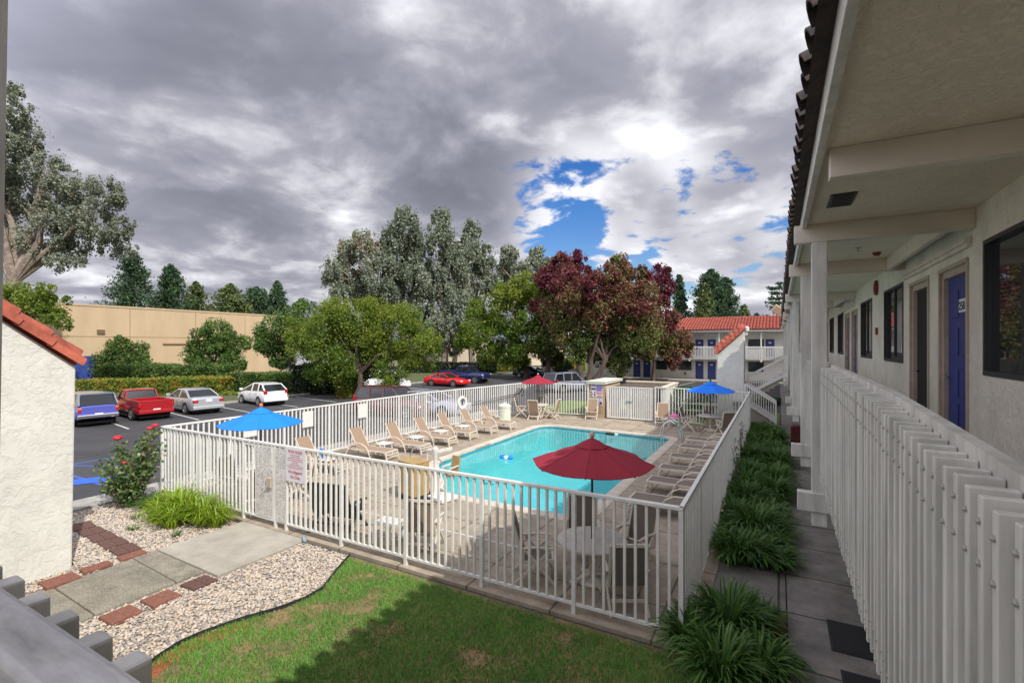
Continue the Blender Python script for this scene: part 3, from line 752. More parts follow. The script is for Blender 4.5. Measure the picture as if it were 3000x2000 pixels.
# railing bays (slats bolted to a rail), top following the gentle rise of the walk
def rz_(y): return float(np.interp(y,[.3,2,3,4,8,60],[3.62,3.655,3.70,3.74,3.78,3.78]))
edges = [.40]+cols+[Y1]
for i in range(len(edges)-1):
    a = edges[i]+(.12 if i else 0); b_ = edges[i+1]-.10
    mb = MB(); mbolt = MB(); y = a+.05
    step = .122 if i < 2 else .13
    while y < b_:
        h = rz_(y)+random.uniform(-.006,.006); t = random.uniform(-.004,.004)
        zb = 2.12+random.uniform(-.012,.012)
        mb.box(.52+t,.645,y-.019,y+.019,zb,h)
        if i < 2:
            for zz_ in (h-.075,h-.20,zb+.08,zb+.2):
                mbolt.lathe([(.011,0),(.011,.006),(.004,.010)], (0,0,0), 8)
                k0 = len(mbolt.v)-24
                mbolt.v[k0:] = [(.52+t-p[2],y+p[0],zz_+p[1]) for p in mbolt.v[k0:]]
        y += step
    rl = lx(mb).build('railing', M['white_wood'], motel, bevel=.004 if i == 0 else 0)
    m2 = MB(); ys = [a-.0]+[q for q in (1,2,3,4,5,6,7) if a < q < b_]+[b_]
    for p, q in zip(ys,ys[1:]):
        for (xa,xb,dz0,dz1) in ((.648,.70,-.20,.045),):
            m2.add([(xa,p,rz_(p)+dz0),(xb,p,rz_(p)+dz0),(xb,p,rz_(p)+dz1),(xa,p,rz_(p)+dz1),(xa,q,rz_(q)+dz0),(xb,q,rz_(q)+dz0),(xb,q,rz_(q)+dz1),(xa,q,rz_(q)+dz1)],
               [(0,1,2,3),(7,6,5,4),(0,4,5,1),(1,5,6,2),(2,6,7,3),(3,7,4,0)])
    m2.box(.648,.70,a,b_,2.66,2.82)
    lx(m2).build('top_rail', M['white_wood'], rl)
    if mbolt.v: tag(lx(mbolt).build('bolts', M['bolt'], rl), kind='stuff')
def motel_door(y0,y1,open_=False,num=None):
    d = lx(MB().box(2.275,2.315,y0+.12,y1-.10,2.66,5.09)).build('door', M['door_blue'] if not open_ else M['dark'], motel)  # when open, a near-black slab paints the darkness of the unlit room
    pm = MB()
    if not open_:
        for zz in (2.85,3.35,3.95,4.5):
            for q in (0,1):
                ya = y0+.22+q*(y1-y0-.32)/2; yb = ya+(y1-y0-.62)/2
                pm.box(2.262,2.2745,ya,yb,zz,zz+.40)
        lx(pm).build('door_panel', M['door_blue'], d, bevel=.008)
        lx(MB().bar((2.25,y1-.2,3.62),(2.20,y1-.2,3.62),.05).bar((2.21,y1-.2,3.62),(2.21,y1-.33,3.62),.025)).build('handle', M['steel'], d)
    else:
        # leaf swung inwards, seen at the hinge side
        lx(MB().box(2.36,2.88,y1-.20,y1-.16,2.66,5.09)).build('door_leaf', M['door_blue'], d)
        lx(MB().bar((2.33,y1-.23,3.62),(2.22,y1-.28,3.62),.03)).build('handle', M['steel'], d)
    f = MB()
    f.box(2.175,2.34,y0-.02,y0+.035,2.65,5.20); f.box(2.215,2.34,y0+.037,y0+.075,2.65,5.15); f.box(2.245,2.34,y0+.077,y0+.118,2.65,5.12)
    f.box(2.175,2.34,y1-.035,y1+.02,2.65,5.20); f.box(2.215,2.34,y1-.098,y1-.037,2.65,5.15)
    f.box(2.170,2.34,y0-.02,y1+.02,5.202,5.26); f.box(2.215,2.34,y0+.076,y1-.1,5.10,5.198)
    lx(f).build('door_frame', M['door_trim'], d, bevel=.004)
    if num:
        t = lx(MB().box(2.252,2.262,y0+.30,y0+.62,4.56,4.75)).build('number_plate', M['plate'], d, bevel=.01)
        txt(num, (2.250-MX,y0+.60,4.595), (R(90),0,R(-90)), .165, M['black'], 'digits', d)
    return d
def txt(s_, loc, rot, size, m, name, parent, ext=.002, align='LEFT', sx=1):
    cu = bpy.data.curves.new(name,'FONT'); cu.body = s_; cu.size = size; cu.extrude = ext; cu.align_x = align; cu.offset = size*.012
    tmp = bpy.data.objects.new('tmp', cu); COL.objects.link(tmp)
    dg = bpy.context.evaluated_depsgraph_get(); me = bpy.data.meshes.new_from_object(tmp.evaluated_get(dg)); me.name = name
    bpy.data.objects.remove(tmp); bpy.data.curves.remove(cu)
    me.materials.clear(); me.materials.append(m)
    o = bpy.data.objects.new(name, me); COL.objects.link(o); o.location = loc; o.rotation_euler = rot; o.scale = (sx,1,1)
    if parent: o.parent = parent
    return o
for i,(a,b_) in enumerate(doors):
    motel_door(a,b_, open_=(i == 1), num='258' if i == 0 else None)
for i,(a,b_) in enumerate(wins):
    f = MB(); z0,z1 = 3.73,5.37; mid = (a+b_)/2
    for (p,q,r_,s_) in ((a,a+.05,z0,z1),(b_-.05,b_,z0,z1),(a+.05,b_-.05,z0,z0+.06),(a+.05,b_-.05,z1-.05,z1)): f.box(2.185,2.28,p,q,r_,s_)
    f.box(2.215,2.275,mid-.03,mid+.03,z0+.06,z1-.05); f.box(2.20,2.25,a+.05,mid-.03,z0+.061,z0+.12)
    wn = lx(f).build('window', M['frame_dark'], motel)
    lx(MB().box(2.240,2.246,a+.05,mid-.03,z0+.12,z1-.05).box(2.255,2.261,mid+.03,b_-.05,z0+.06,z1-.05)).build('pane', M['glass'], wn)
tag(motel)
def bt(label,cat,name,mb,m,loc,**k):
    o = mb.build(name,m,loc=loc,**k); tag(o,label,cat); return o
# fittings
al = thing('fire_alarm_bell','dark red oval fire alarm horn high on the corridor wall','alarm',(2.2,15.15,5.55))
MB().lathe([(.0,0),(.13,0),(.145,-.03),(.135,-.07),(.09,-.09)],axis='x',n=20).build('housing',M['red_plastic'],al,smooth=True).scale = (1,1,1.35)
MB().box(-.012,0,-.16,.16,-.2,.2).build('back_plate',M['white_clean'],al)
pu = thing('alarm_pull_station','small brown alarm pull box between the corridor windows','alarm box',(2.2,15.2,4.45))
MB().box(-.05,0,-.06,.06,-.09,.09).build('box',M['red_plastic'],pu,bevel=.008); MB().box(-.062,-.05,-.04,.04,-.02,.0).build('handle',M['white_clean'],pu)
vt = thing('soffit_vent','dark square vent in the corridor ceiling near the first column','vent',(.66,7.0,5.85))
MB().box(-.13,.13,-.30,.30,-.012,0).box(-.10,.10,-.27,.27,-.016,-.012).build('frame',M['frame_dark'],vt)
mb = MB()
for i in range(6): mb.box(-.095,.095,-.25+i*.09,-.20+i*.09,-.022,-.016)
mb.build('louvre',M['black'],vt)
for i,(x,y) in enumerate(((1.25,10.6),(1.2,15.8))):
    sp_ = thing('sprinkler_head',('small metal sprinkler head in the ceiling past the first column','small metal sprinkler head in the ceiling past the second column')[i],'sprinkler',(x,y,5.85),group='ceiling sprinklers')
    MB().lathe([(.05,0),(.05,-.01),(.015,-.012),(.012,-.05),(.035,-.055),(.035,-.058)],n=12).build('head',M['steel'],sp_,smooth=True)
sd = thing('smoke_detector','dark red round detector on the ceiling before the second beam','detector',(1.62,11.3,5.85))
MB().lathe([(.07,0),(.07,-.02),(.05,-.06),(.02,-.07)],n=16).build('body',M['red_plastic'],sd,smooth=True)
fl = thing('floodlight','pale box floodlight tilted on the far end of the eave','floodlight',(-.02,36,6.35))
MB().box(-.35,.35,-.18,.18,-.25,.25).build('lamp_housing',M['wood_ball'],fl,bevel=.03).rotation_euler = (R(20),R(35),R(20))
MB().tube([(.1,0,-.2),(.5,0,-.45)],.04).build('bracket',M['frame_dark'],fl)

# the return wing on the left: railing seen from behind, post, ceiling out of sight above
ret = thing('balcony_return', 'balcony return at lower left with weathered grey handrail on square slat ends', 'balcony', (0,0,0))
mb = MB(); x = -.55
for i in range(10):
    xx = -.80-i*.118
    mb.box(xx-.022,xx+.022,.262,.352,2.12,3.655+random.uniform(-.004,.004))
mb.build('slats', M['white_wood'], ret, bevel=.006)
MB().box(-14,-.60,.225,.298,3.60,3.690).build('handrail', M['grey_wood'], ret, bevel=.01)
MB().box(-14,-.60,.20,.258,2.9,3.598).build('rail_backing', M['beam'], ret)
MB().box(-11.2,.5,-1.9,.2,2.33,2.65).build('floor', M['concrete'], ret)
MB().box(-11.2,-.9,-1.9,-.55,5.85,6.05).build('soffit', M['stucco_soffit'], ret)  # unseen ceiling added to shade the handrail, edge set back for skylight
MB().box(-11.2,-3.5,-2.1,-1.9,0,5.85).build('wall', M['stucco_wall'], ret)  # unseen wall, cut short so more light reaches the slats
mb = MB(); mb.box(-2.26,-2.06,.42,.54,-.02,5.849)
mb.v = [(v[0]+(v[2]-5.2)*.05, v[1], v[2]) for v in mb.v]
mb.build('post', mat('dark_weathered_post',(.16,.15,.14),.85,col2=(.07,.065,.06),nscale=6,bump=.4,stretch=(1,1,.1)), ret)

# stucco wing wall with clay cap at left
def wing(name,label,loc,rz,prof,thick,tile_r,ntile,tile_m,lean=0):
    """prof: top edge from low to high end in local (s,z); s along the wall"""
    t = thing(name,label,'wall',loc,rz)
    (s0,z0),(s1,z1) = prof
    mb = MB()
    mb.add([(s0+lean,0,-.3),(s1,0,-.3),(s1,0,z1),(s0,0,z0),(s0+lean,thick,-.3),(s1,thick,-.3),(s1,thick,z1),(s0,thick,z0)],
           [(0,1,2,3),(7,6,5,4),(4,5,1,0),(3,2,6,7),(0,3,7,4),(1,5,6,2)])
    mb.build('wall',M['stucco'],t,bevel=.03)
    Ls = math.hypot(s1-s0,z1-z0); ux,uz = (s1-s0)/Ls,(z1-z0)/Ls
    tm = MB(); nrow = ntile
    seg = (Ls+.12)/nrow
    for i in range(nrow):
        a = -.06+i*seg; b_ = a+seg*1.15
        for (yy,dz) in ((.03,.02),(thick-.03,.02),(thick/2,.02+tile_r*.85)):
            rr = tile_r*(1 if yy != thick/2 else max(1.1,(thick/2-.03)/tile_r*.85))
            p = (s0+ux*b_, yy, z0+uz*b_+dz+.01); q = (s0+ux*a, yy+random.uniform(-.004,.004), z0+uz*a+dz+.035)
            barrel(tm,p,q,rr,(-uz,0,ux),8)
    tm.build('tile_cap',tile_m,t,smooth=True)
    return t
# near wall: plane x=-11.5, running along Y (high end towards the camera side)
wing('wing_wall','cream stucco wing wall with orange clay tile cap, large at the left edge',(-11.86,3.90,0),R(-90),((0,3.70),(4.2,7.27)),.42,.165,10,M['tile_clay'],lean=.06)
wing('stair_wing_wall','slanted stucco wall with red tile cap beside the far staircase',(-2.74,26.5,0),0,((0,3.60),(1.24,4.78)),.75,.16,7,M['tile_clay'])
ws = thing('wall_light','small white lantern on the top corner of the stair wall','lamp',(-1.42,26.9,4.9))
MB().lathe([(.10,-.12),(.13,-.1),(.13,.08),(.05,.14)],n=12).build('lantern',M['white_clean'],ws,smooth=True)
MB().box(-.06,.06,-.06,.06,-.30,-.12).build('bracket',M['white_clean'],ws)
# stairs
st = thing('staircase','white railed concrete staircase climbing to the balcony beside the stair wall','staircase',(0,0,0))
mb = MB()
for i in range(8): mb.box(-1.40+i*.19,-1.21+i*.19,26.0,27.0,0,1.28-i*.16)
mb.box(-1.95,-1.401,26.0,28.4,1.1,1.30)
for i in range(8): mb.box(-1.40+i*.2,-1.20+i*.2,27.3,28.3,1.1+i*.165,1.30+(i+1)*.165)
mb.build('steps',M['concrete'],st)
def stair_rail(p,q,hh,yy):
    mb = MB(); mb.bar((p[0],yy,p[1]),(q[0],yy,q[1]),.05,.09); mb.bar((p[0],yy,p[1]-hh),(q[0],yy,q[1]-hh),.05,.16)
    L_ = abs(q[0]-p[0]); k = int(L_/.10)
    for i in range(k+1):
        t = i/k; x = p[0]+(q[0]-p[0])*t; z = p[1]+(q[1]-p[1])*t; w_ = .07 if i in (0,k) else .03
        mb.box(x-w_/2,x+w_/2,yy-w_/2,yy+w_/2,z-hh-(.25 if i in (0,k) else 0),z)
    mb.build('railing',M['white_clean'],st)
stair_rail((-1.43,2.20),(-.12,1.34),.86,25.97); stair_rail((-1.40,2.50),(.36,3.55),.88,27.25)
stair_rail((-1.40,2.20),(-.12,1.34),.86,27.05)

# ------------------------------------------------------------------ far motel building
fb = thing('motel_building','far two storey motel block with red tile roof, blue doors and white balcony','building',(-9,61,0))
def fx(mb): mb.v = [(x+9,y-61,z) for x,y,z in mb.v]; return mb
fx(MB().box(-19.5,6,61,68,0,6.0).box(-23,-19.5,62.5,68,0,5.6)).build('wall',M['stucco_far'],fb)
fx(MB().box(-19.5,6,59.7,60.99,2.45,2.66)).build('balcony_floor',M['white_clean'],fb)
fx(MB().box(-19.9,6,59.35,60.99,5.62,5.70)).build('soffit',M['stucco_far'],fb)
fx(MB().box(-19.95,6.2,59.25,59.349,5.58,5.80)).build('fascia',M['white_clean'],fb)
mb = MB(); mb.add([(-20,59.2,5.76),(6.3,59.2,5.76),(6.3,64.6,7.42),(-20,64.6,7.42),(-20,69,5.9),(6.3,69,5.9)],[(0,1,2,3),(3,2,5,4),(0,3,4),(1,5,2)])
rf = fx(mb).build('roof',M['tile_far'],fb)
mb = MB(); x = -19.9
while x < 6.2:
    for s_ in range(9):
        y0_ = 59.15+s_*.6; z0_ = 5.77+s_*.6*.307
        barrel(mb,(x,y0_+.66,z0_+.66*.307),(x,y0_,z0_+.05),.14,(0,0,1),4)
    x += .33
mb.box(-20,6.3,64.5,64.7,7.4,7.56)
fx(mb).build('roof_tiles',M['tile_far'],rf,smooth=True)
for x in (-19.4,-15.9,-12.4,-9.15,-5.95,-4.45,-1.68,1.6):
    fx(MB().box(x-.07,x+.07,59.5,59.64,2.67,5.61)).build('column',M['white_clean'],fb)
    fx(MB().box(x-.09,x+.09,59.45,60.9,2.2,2.449)).build('floor_beam',M['white_clean'],fb)
edge = [-19.4,-12.4,-5.95,-1.68,6]
for a,b_ in zip(edge,edge[1:]):
    mb = MB(); mb.box(a,b_,59.52,59.60,3.82,3.92); mb.box(a,b_,59.56,59.60,2.72,2.80)
    x = a+.1
    while x < b_: mb.box(x-.04,x+.04,59.47,59.52,2.42,3.88); x += .16
    fx(mb).build('railing',M['white_clean'],fb)
for lvl,z in ((0,.07),(1,2.66)):
    for x in ((-16.15,-14.9,-8.7,-7.35) if lvl == 0 else (-16.15,-14.9,-8.7,-7.35,-1.3)):
        d = fx(MB().box(x,x+.9,60.94,60.99,z,z+2.08)).build('door',M['door_blue'],fb)
        fx(MB().box(x-.07,x-.001,60.93,61,z,z+2.15).box(x+.901,x+.97,60.93,61,z,z+2.15).box(x-.07,x+.97,60.93,61,z+2.151,z+2.22)).build('door_frame',M['stucco_far'],d)
        fx(MB().box(x+.32,x+.58,60.925,60.939,z+1.62,z+1.76)).build('number_plate',M['plate'],d)
    for x,w_ in ((-18.3,1.5),(-13.45,1.45),(-10.65,1.5),(-3.05,1.6)):
        f = MB(); z0_,z1_ = z+1.0,z+2.1
        f.box(x,x+w_,60.92,60.99,z0_,z0_+.06).box(x,x+w_,60.92,60.99,z1_-.06,z1_).box(x,x+.05,60.92,60.99,z0_+.06,z1_-.06).box(x+w_-.05,x+w_,60.92,60.99,z0_+.06,z1_-.06).box(x+w_/2-.025,x+w_/2+.025,60.92,60.99,z0_+.06,z1_-.06)
        wn = fx(f).build('window',M['frame_dark'],fb); fx(MB().box(x+.05,x+w_-.05,60.96,60.985,z0_+.06,z1_-.06)).build('pane',M['glass_far'],wn)
fx(MB().box(-9.95,-9.8,60.9,60.99,.5,.85).box(-17.0,-16.85,60.9,60.99,.5,.85)).build('meter_box',M['frame_dark'],fb)

# ------------------------------------------------------------------ warehouse at left and other far buildings
wh = thing('warehouse','long windowless tan warehouse beyond the parking lot at left','building',(-66,34,0))
mb = MB(); mb.box(-30,0,-40,13.6,0,8.35); mb.build('wall',M['tan'],wh)
mb = MB(); mb.box(-30.2,.06,-40.1,13.7,8.351,8.55); mb.build('parapet',M['tan'],wh)
mb = MB()
for y in (-20,-13.6,-6.6,.6,7.2): mb.box(.001,.03,y-.03,y+.03,0,8.3)
mb.box(.001,.022,-30,13.5,5.0,5.06)
mb.build('panel_joint',mat('joint_brown',(.30,.21,.12),.9),wh)  # darker brown strips along the panel joints
mb = MB(); mb.box(.001,.14,-3.2,2.6,4.15,4.33); mb.build('canopy_rail',mat('brown_rail',(.28,.17,.09),.8),wh)
v_ = MB().box(.001,.12,-9.7,-9.0,5.3,5.8); v_.build('vent',mat('vent_brown',(.16,.10,.06),.8),wh)
d = MB().box(.001,.10,-12.0,-9.9,0,2.9).build('dock_door',M['dark_blue_dock'],wh)
MB().box(.101,.16,-12.0,-11.9,0,3.0).box(.101,.16,-9.95,-9.85,0,3.0).build('door_frame',M['frame_dark'],d)
MB().box(.001,.1,-6.2,-4.8,.7,2.0).build('blue_panel',M['dark_blue_dock'],wh)
w2 = thing('annex_building','pale lilac grey flat building just right of the tan warehouse','building',(-64,49.5,0))
MB().box(-20,0,-1.6,14,0,6.0).build('wall',M['grey_paint'],w2); MB().box(-20.1,.1,-1.7,14.1,6.001,6.25).build('parapet',M['stucco_far'],w2)
x_,y_ = bearing(1000,84)
w3 = thing('storage_building','cream block building half hidden behind the silver trees','building',(x_,y_,0),R(29))
MB().box(-6,9,0,14,0,6.6).build('wall',M['cream_far'],w3); MB().box(-6.1,9.1,-.1,14.1,6.601,6.85).build('parapet',M['cream_far'],w3)
MB().box(-4,-1.5,-.05,-.001,.1,2.6).build('shutter',mat('brown_shutter',(.16,.10,.08),.8),w3)
x_,y_ = bearing(1180,96)
w4 = thing('low_shed','low beige building under the silver trees','building',(x_,y_,0),R(29))
MB().box(-10,10,0,8,0,3.4).build('wall',M['cream_far'],w4); MB().box(-10.2,10.2,-.2,8.2,3.401,3.6).build('roof',M['tan'],w4)
# ------------------------------------------------------------------ pool fences
FH = 1.88
def fence(name,label,p0,p1,posts,skip=(),z0=0.,pk=.155,endposts=True,solid=False,group='white steel fence runs around the pool'):
    dx,dy = p1[0]-p0[0],p1[1]-p0[1]; Ln = math.hypot(dx,dy)
    t = thing(name,label,'fence',(p0[0],p0[1],z0),math.atan2(dy,dx),group)
    MB().box(-.03,Ln+.03,-.032,.032,FH-.05,FH).build('top_rail',M['white_clean'],t,bevel=.006)
    segs = []; a = 0
    for s0,s1 in skip: segs.append((a,s0)); a = s1
    segs.append((a,Ln))
    for s0,s1 in segs:
        MB().box(s0,s1,-.022,.022,.13,.17).build('bottom_rail',M['white_clean'],t)
    for x in posts:
        MB().box(x-.032,x+.032,-.031,.031,-.06,FH-.051).build('post',M['white_clean'],t)
    ps = sorted(posts)
    for a,b_ in zip(ps,ps[1:]):
        if any(s0-.01 <= a and b_ <= s1+.01 for s0,s1 in skip): continue
        k = max(1,round((b_-a)/pk)); mb = MB()
        for i in range(1,k):
            x = a+(b_-a)*i/k; mb.box(x-.019,x+.019,-.019,.019,.171,FH-.051)
        mb.build('pickets',M['white_clean'],t)
    return t
px0 = -14.8
fx_ = [0,1.85,3.70,4.90,5.27,7.0,8.71,10.39,12.06,13.63]
fence('pool_fence','white picket steel fence along the front of the pool, facing the lawn',(px0,6.9),(-1.17,6.9),fx_,skip=((3.70,4.90),))
gt = thing('pool_gate','white pool gate with perforated steel screen and brown latch box','gate',(px0+3.70,6.9,0))
mb = MB(); mb.box(.035,.075,-.02,.02,.13,1.80); mb.box(1.10,1.16,-.025,.025,.13,1.80); mb.box(.076,1.099,-.02,.02,.13,.17); mb.box(.076,1.099,-.02,.02,1.76,1.80)
mb.build('frame',M['white_clean'],gt)
mb = MB()
for x in (.20,.34,.48,.63,.78,.93): mb.box(x-.019,x+.019,-.018,.018,.171,1.759)
mb.build('pickets',M['white_clean'],gt)
MB().box(.52,1.09,-.030,-.026,.18,1.75).build('screen',M['screen'],gt)
lb = MB().box(.96,1.10,-.075,-.031,.88,1.10).build('latch_box',M['door_trim'],gt,bevel=.006)
MB().tube([(1.0,-.08,.94),(.88,-.10,.86),(.84,-.10,.80)],.012).tube([(1.0,-.08,.92),(.93,-.11,.80)],.012).build('latch_lever',M['steel'],lb)
fs_ = thing('gate_side_screen','narrow perforated steel screen fixed beside the pool gate','screen',(px0+4.96,6.86,0))
MB().box(0,.34,-.004,.0,.18,1.80).build('screen',M['screen'],fs_)
fence('pool_fence','white picket steel fence along the right side of the pool, beside the strap leaf plants',(-1.17,6.9),(-1.2,25.45),[0,1.7,3.4,5.1,6.8,8.5,10.2,11.9,13.6,15.3,17.0,18.5])
fence('pool_fence','white picket steel fence beside the parking lot, in front of the row of upright loungers',(px0,6.9),(-14.55,17.9),[0,1.83,3.66,5.5,7.33,9.17,11.0])
fence('pool_fence','white picket steel fence at the far left corner, carrying the life ring and rescue pole',(-14.55,17.9),(-13.15,25.4),[0,1.9,3.8,5.7,7.63])
fence('pool_fence','short white fence run behind the far red umbrella, left of the brick pump house',(-13.15,25.4),(-9.48,26.05),[0,1.85,3.72])
fence('pool_fence','white fence run behind the far blue umbrella, right of the enclosure gates',(-5.72,26.05),(-1.2,25.45),[0,1.5,3.0,4.56])
# double enclosure gate
for i,(a,b_,lab) in enumerate(((-8.40,-7.16,'left leaf of the white slatted enclosure gate next to the brick pump house'),(-7.12,-5.88,'right leaf of the white slatted enclosure gate'))):
    g_ = thing('enclosure_gate',lab,'gate',(a,26.1,0),0,'enclosure gate leaves')
    w_ = b_-a
    MB().box(0,.05,-.025,.025,.06,1.80).box(w_-.05,w_,-.025,.025,.06,1.80).box(.051,w_-.051,-.025,.025,1.75,1.80).box(.051,w_-.051,-.025,.025,.06,.11).build('frame',M['white_clean'],g_)
    mb = MB()
    for k in range(11): x = .10+k*(w_-.2)/10; mb.box(x-.032,x+.032,-.012,.012,.111,1.749)
    mb.build('slats',M['white_clean'],g_)
    MB().box(w_-.12 if i == 0 else 0.0, w_ if i == 0 else .12,-.05,-.026,.95,1.05).build('latch',M['steel'],g_)
gp = thing('gate_post','tan timber post at the right end of the enclosure gates','post',(-5.78,26.12,0))
MB().box(-.06,.02,-.05,.05,0,1.84).build('post',M['door_trim'],gp,bevel=.01)
# pump house and enclosure walls
ph = thing('pump_house','tan brick pump house pillar with pale flat roof and notice boards','pump house',(-9.45,26.1,0))
MB().box(0,.92,0,3.0,-.1,1.90).build('wall',M['brick_tan'],ph)
MB().box(-.12,1.02,-.14,3.2,1.901,2.02).box(-.15,1.05,-.17,3.23,2.021,2.05).build('roof',M['pale_green'],ph,bevel=.008)
ew = thing('enclosure_wall','low tan block wall around the bin enclosure behind the double gate','wall',(-8.4,26.4,0))
MB().box(0,3.1,3.6,3.8,-.1,1.78).build('back_wall',M['brick_tan'],ew); MB().box(2.9,3.1,.1,3.599,-.1,1.78).build('side_wall',M['stucco'],ew)
MB().box(-.02,3.14,3.57,3.83,1.781,1.86).box(2.87,3.14,.05,3.56,1.781,1.86).build('coping',M['cream_far'],ew)
MB().box(.0,2.88,.4,3.55,1.2,1.70).build('bin_lids',M['bark'],ew)
# notice boards on the brick pillar
nb = [(-9.33,1.56,.28,.30,'sign_blue','violet and red safety notice at the top left of the pump house'),(-9.02,1.46,.36,.42,'sign_blue','blue notice with white bands at the top right of the pump house'),
      (-9.33,1.16,.28,.36,'sign_white','white notice with dark blue squares at the left of the pump house'),(-9.02,1.10,.36,.33,'sign_red','red and white warning notice in the middle of the pump house'),(-8.85,.72,.20,.34,'sign_white','small blue notice lowest on the pump house, right of the chair')]
for i,(x,z,w_,h_,mm,lab) in enumerate(nb):
    t = thing('notice_board',lab,'sign',(x,26.085,z),0,'notices on the pump house')
    MB().box(0,w_,-.004,.008,0,h_).build('board',M['sign_white'],t)
    a = MB(); b_ = MB(); c_ = MB()
    if i == 0: a.box(.02,w_-.02,-.008,-.005,h_-.09,h_-.02); c_.box(.02,w_-.02,-.008,-.005,.02,.10)
    if i == 1:
        for k in range(3): a.box(.02,w_-.02,-.008,-.005,.04+k*.13,.13+k*.13)
    if i == 2:
        for zz in (.05,.22):
            c_.box(.02,.09,-.008,-.005,zz,zz+.09); c_.box(w_-.09,w_-.02,-.008,-.005,zz,zz+.09)
        b_.box(.03,w_-.03,-.008,-.005,.155,.19)
    if i == 3:
        b_.box(.02,w_-.02,-.008,-.005,.24,.31); b_.box(.06,w_-.03,-.008,-.005,.15,.19); c_.box(.02,w_-.02,-.008,-.005,.03,.055); c_.box(.05,w_-.02,-.008,-.005,.075,.11)
    if i == 4: c_.box(.03,w_-.03,-.008,-.005,.04,.17); a.box(.02,w_-.02,-.008,-.005,.21,.24)
    for q,mm2 in ((a,'sign_blue'),(b_,'sign_red'),(c_,'sign_black')):
        if q.v: q.build('print',M[mm2],t)
# pool rules sign on the front fence
sg = thing('pool_rules_sign','white pool rules board with red writing on the front fence','sign',(-9.50,6.862,1.12))
MB().box(0,.63,-.008,0,0,.73).build('board',M['sign_white'],sg)
def st_(s_,z,size,sx=1): txt(s_,(.315,-.010,z),(R(90),0,0),size,M['sign_red'],'writing',sg,.001,'CENTER',sx)
st_('POOL RULES',.625,.092,.88)
mb = MB(); random.seed(4)
for z,w_ in ((.575,.30),(.535,.32),(.495,.50),(.455,.50),(.415,.18),(.375,.32),(.335,.54),(.295,.48)):
    x = .315-w_/2
    while x < .315+w_/2:
        k = random.uniform(.018,.06); k = min(k,.315+w_/2-x); y_ = 0
        xx = x
        while xx < x+k: hh = random.choice((.012,.012,.018)); mb.box(xx,xx+.006,-.0105,-.008,z,z+hh); xx += .009
        x += k+.014
mb.build('small_print',M['sign_red'],sg)
st_('No Lifeguard',.185,.098,.85); st_('On Duty',.075,.098,.9)
# small white boards on the left fence
for i,y in enumerate((9.3,11.4,13.9)):
    t = thing('fence_plate',('white blank board on the parking side fence above the blue umbrella','middle white blank board on the parking side fence','white blank board on the parking side fence above the first lounger')[i],'sign',(-14.66+(y-9)*.02,y,1.25),R(90),'blank boards on the parking side fence')
    MB().box(-.22,.22,-.03,-.018,-.05,.50).build('board',M['white_clean'],t); MB().box(-.2,.2,-.034,-.031,.0,.02).build('rim',M['plate'],t)

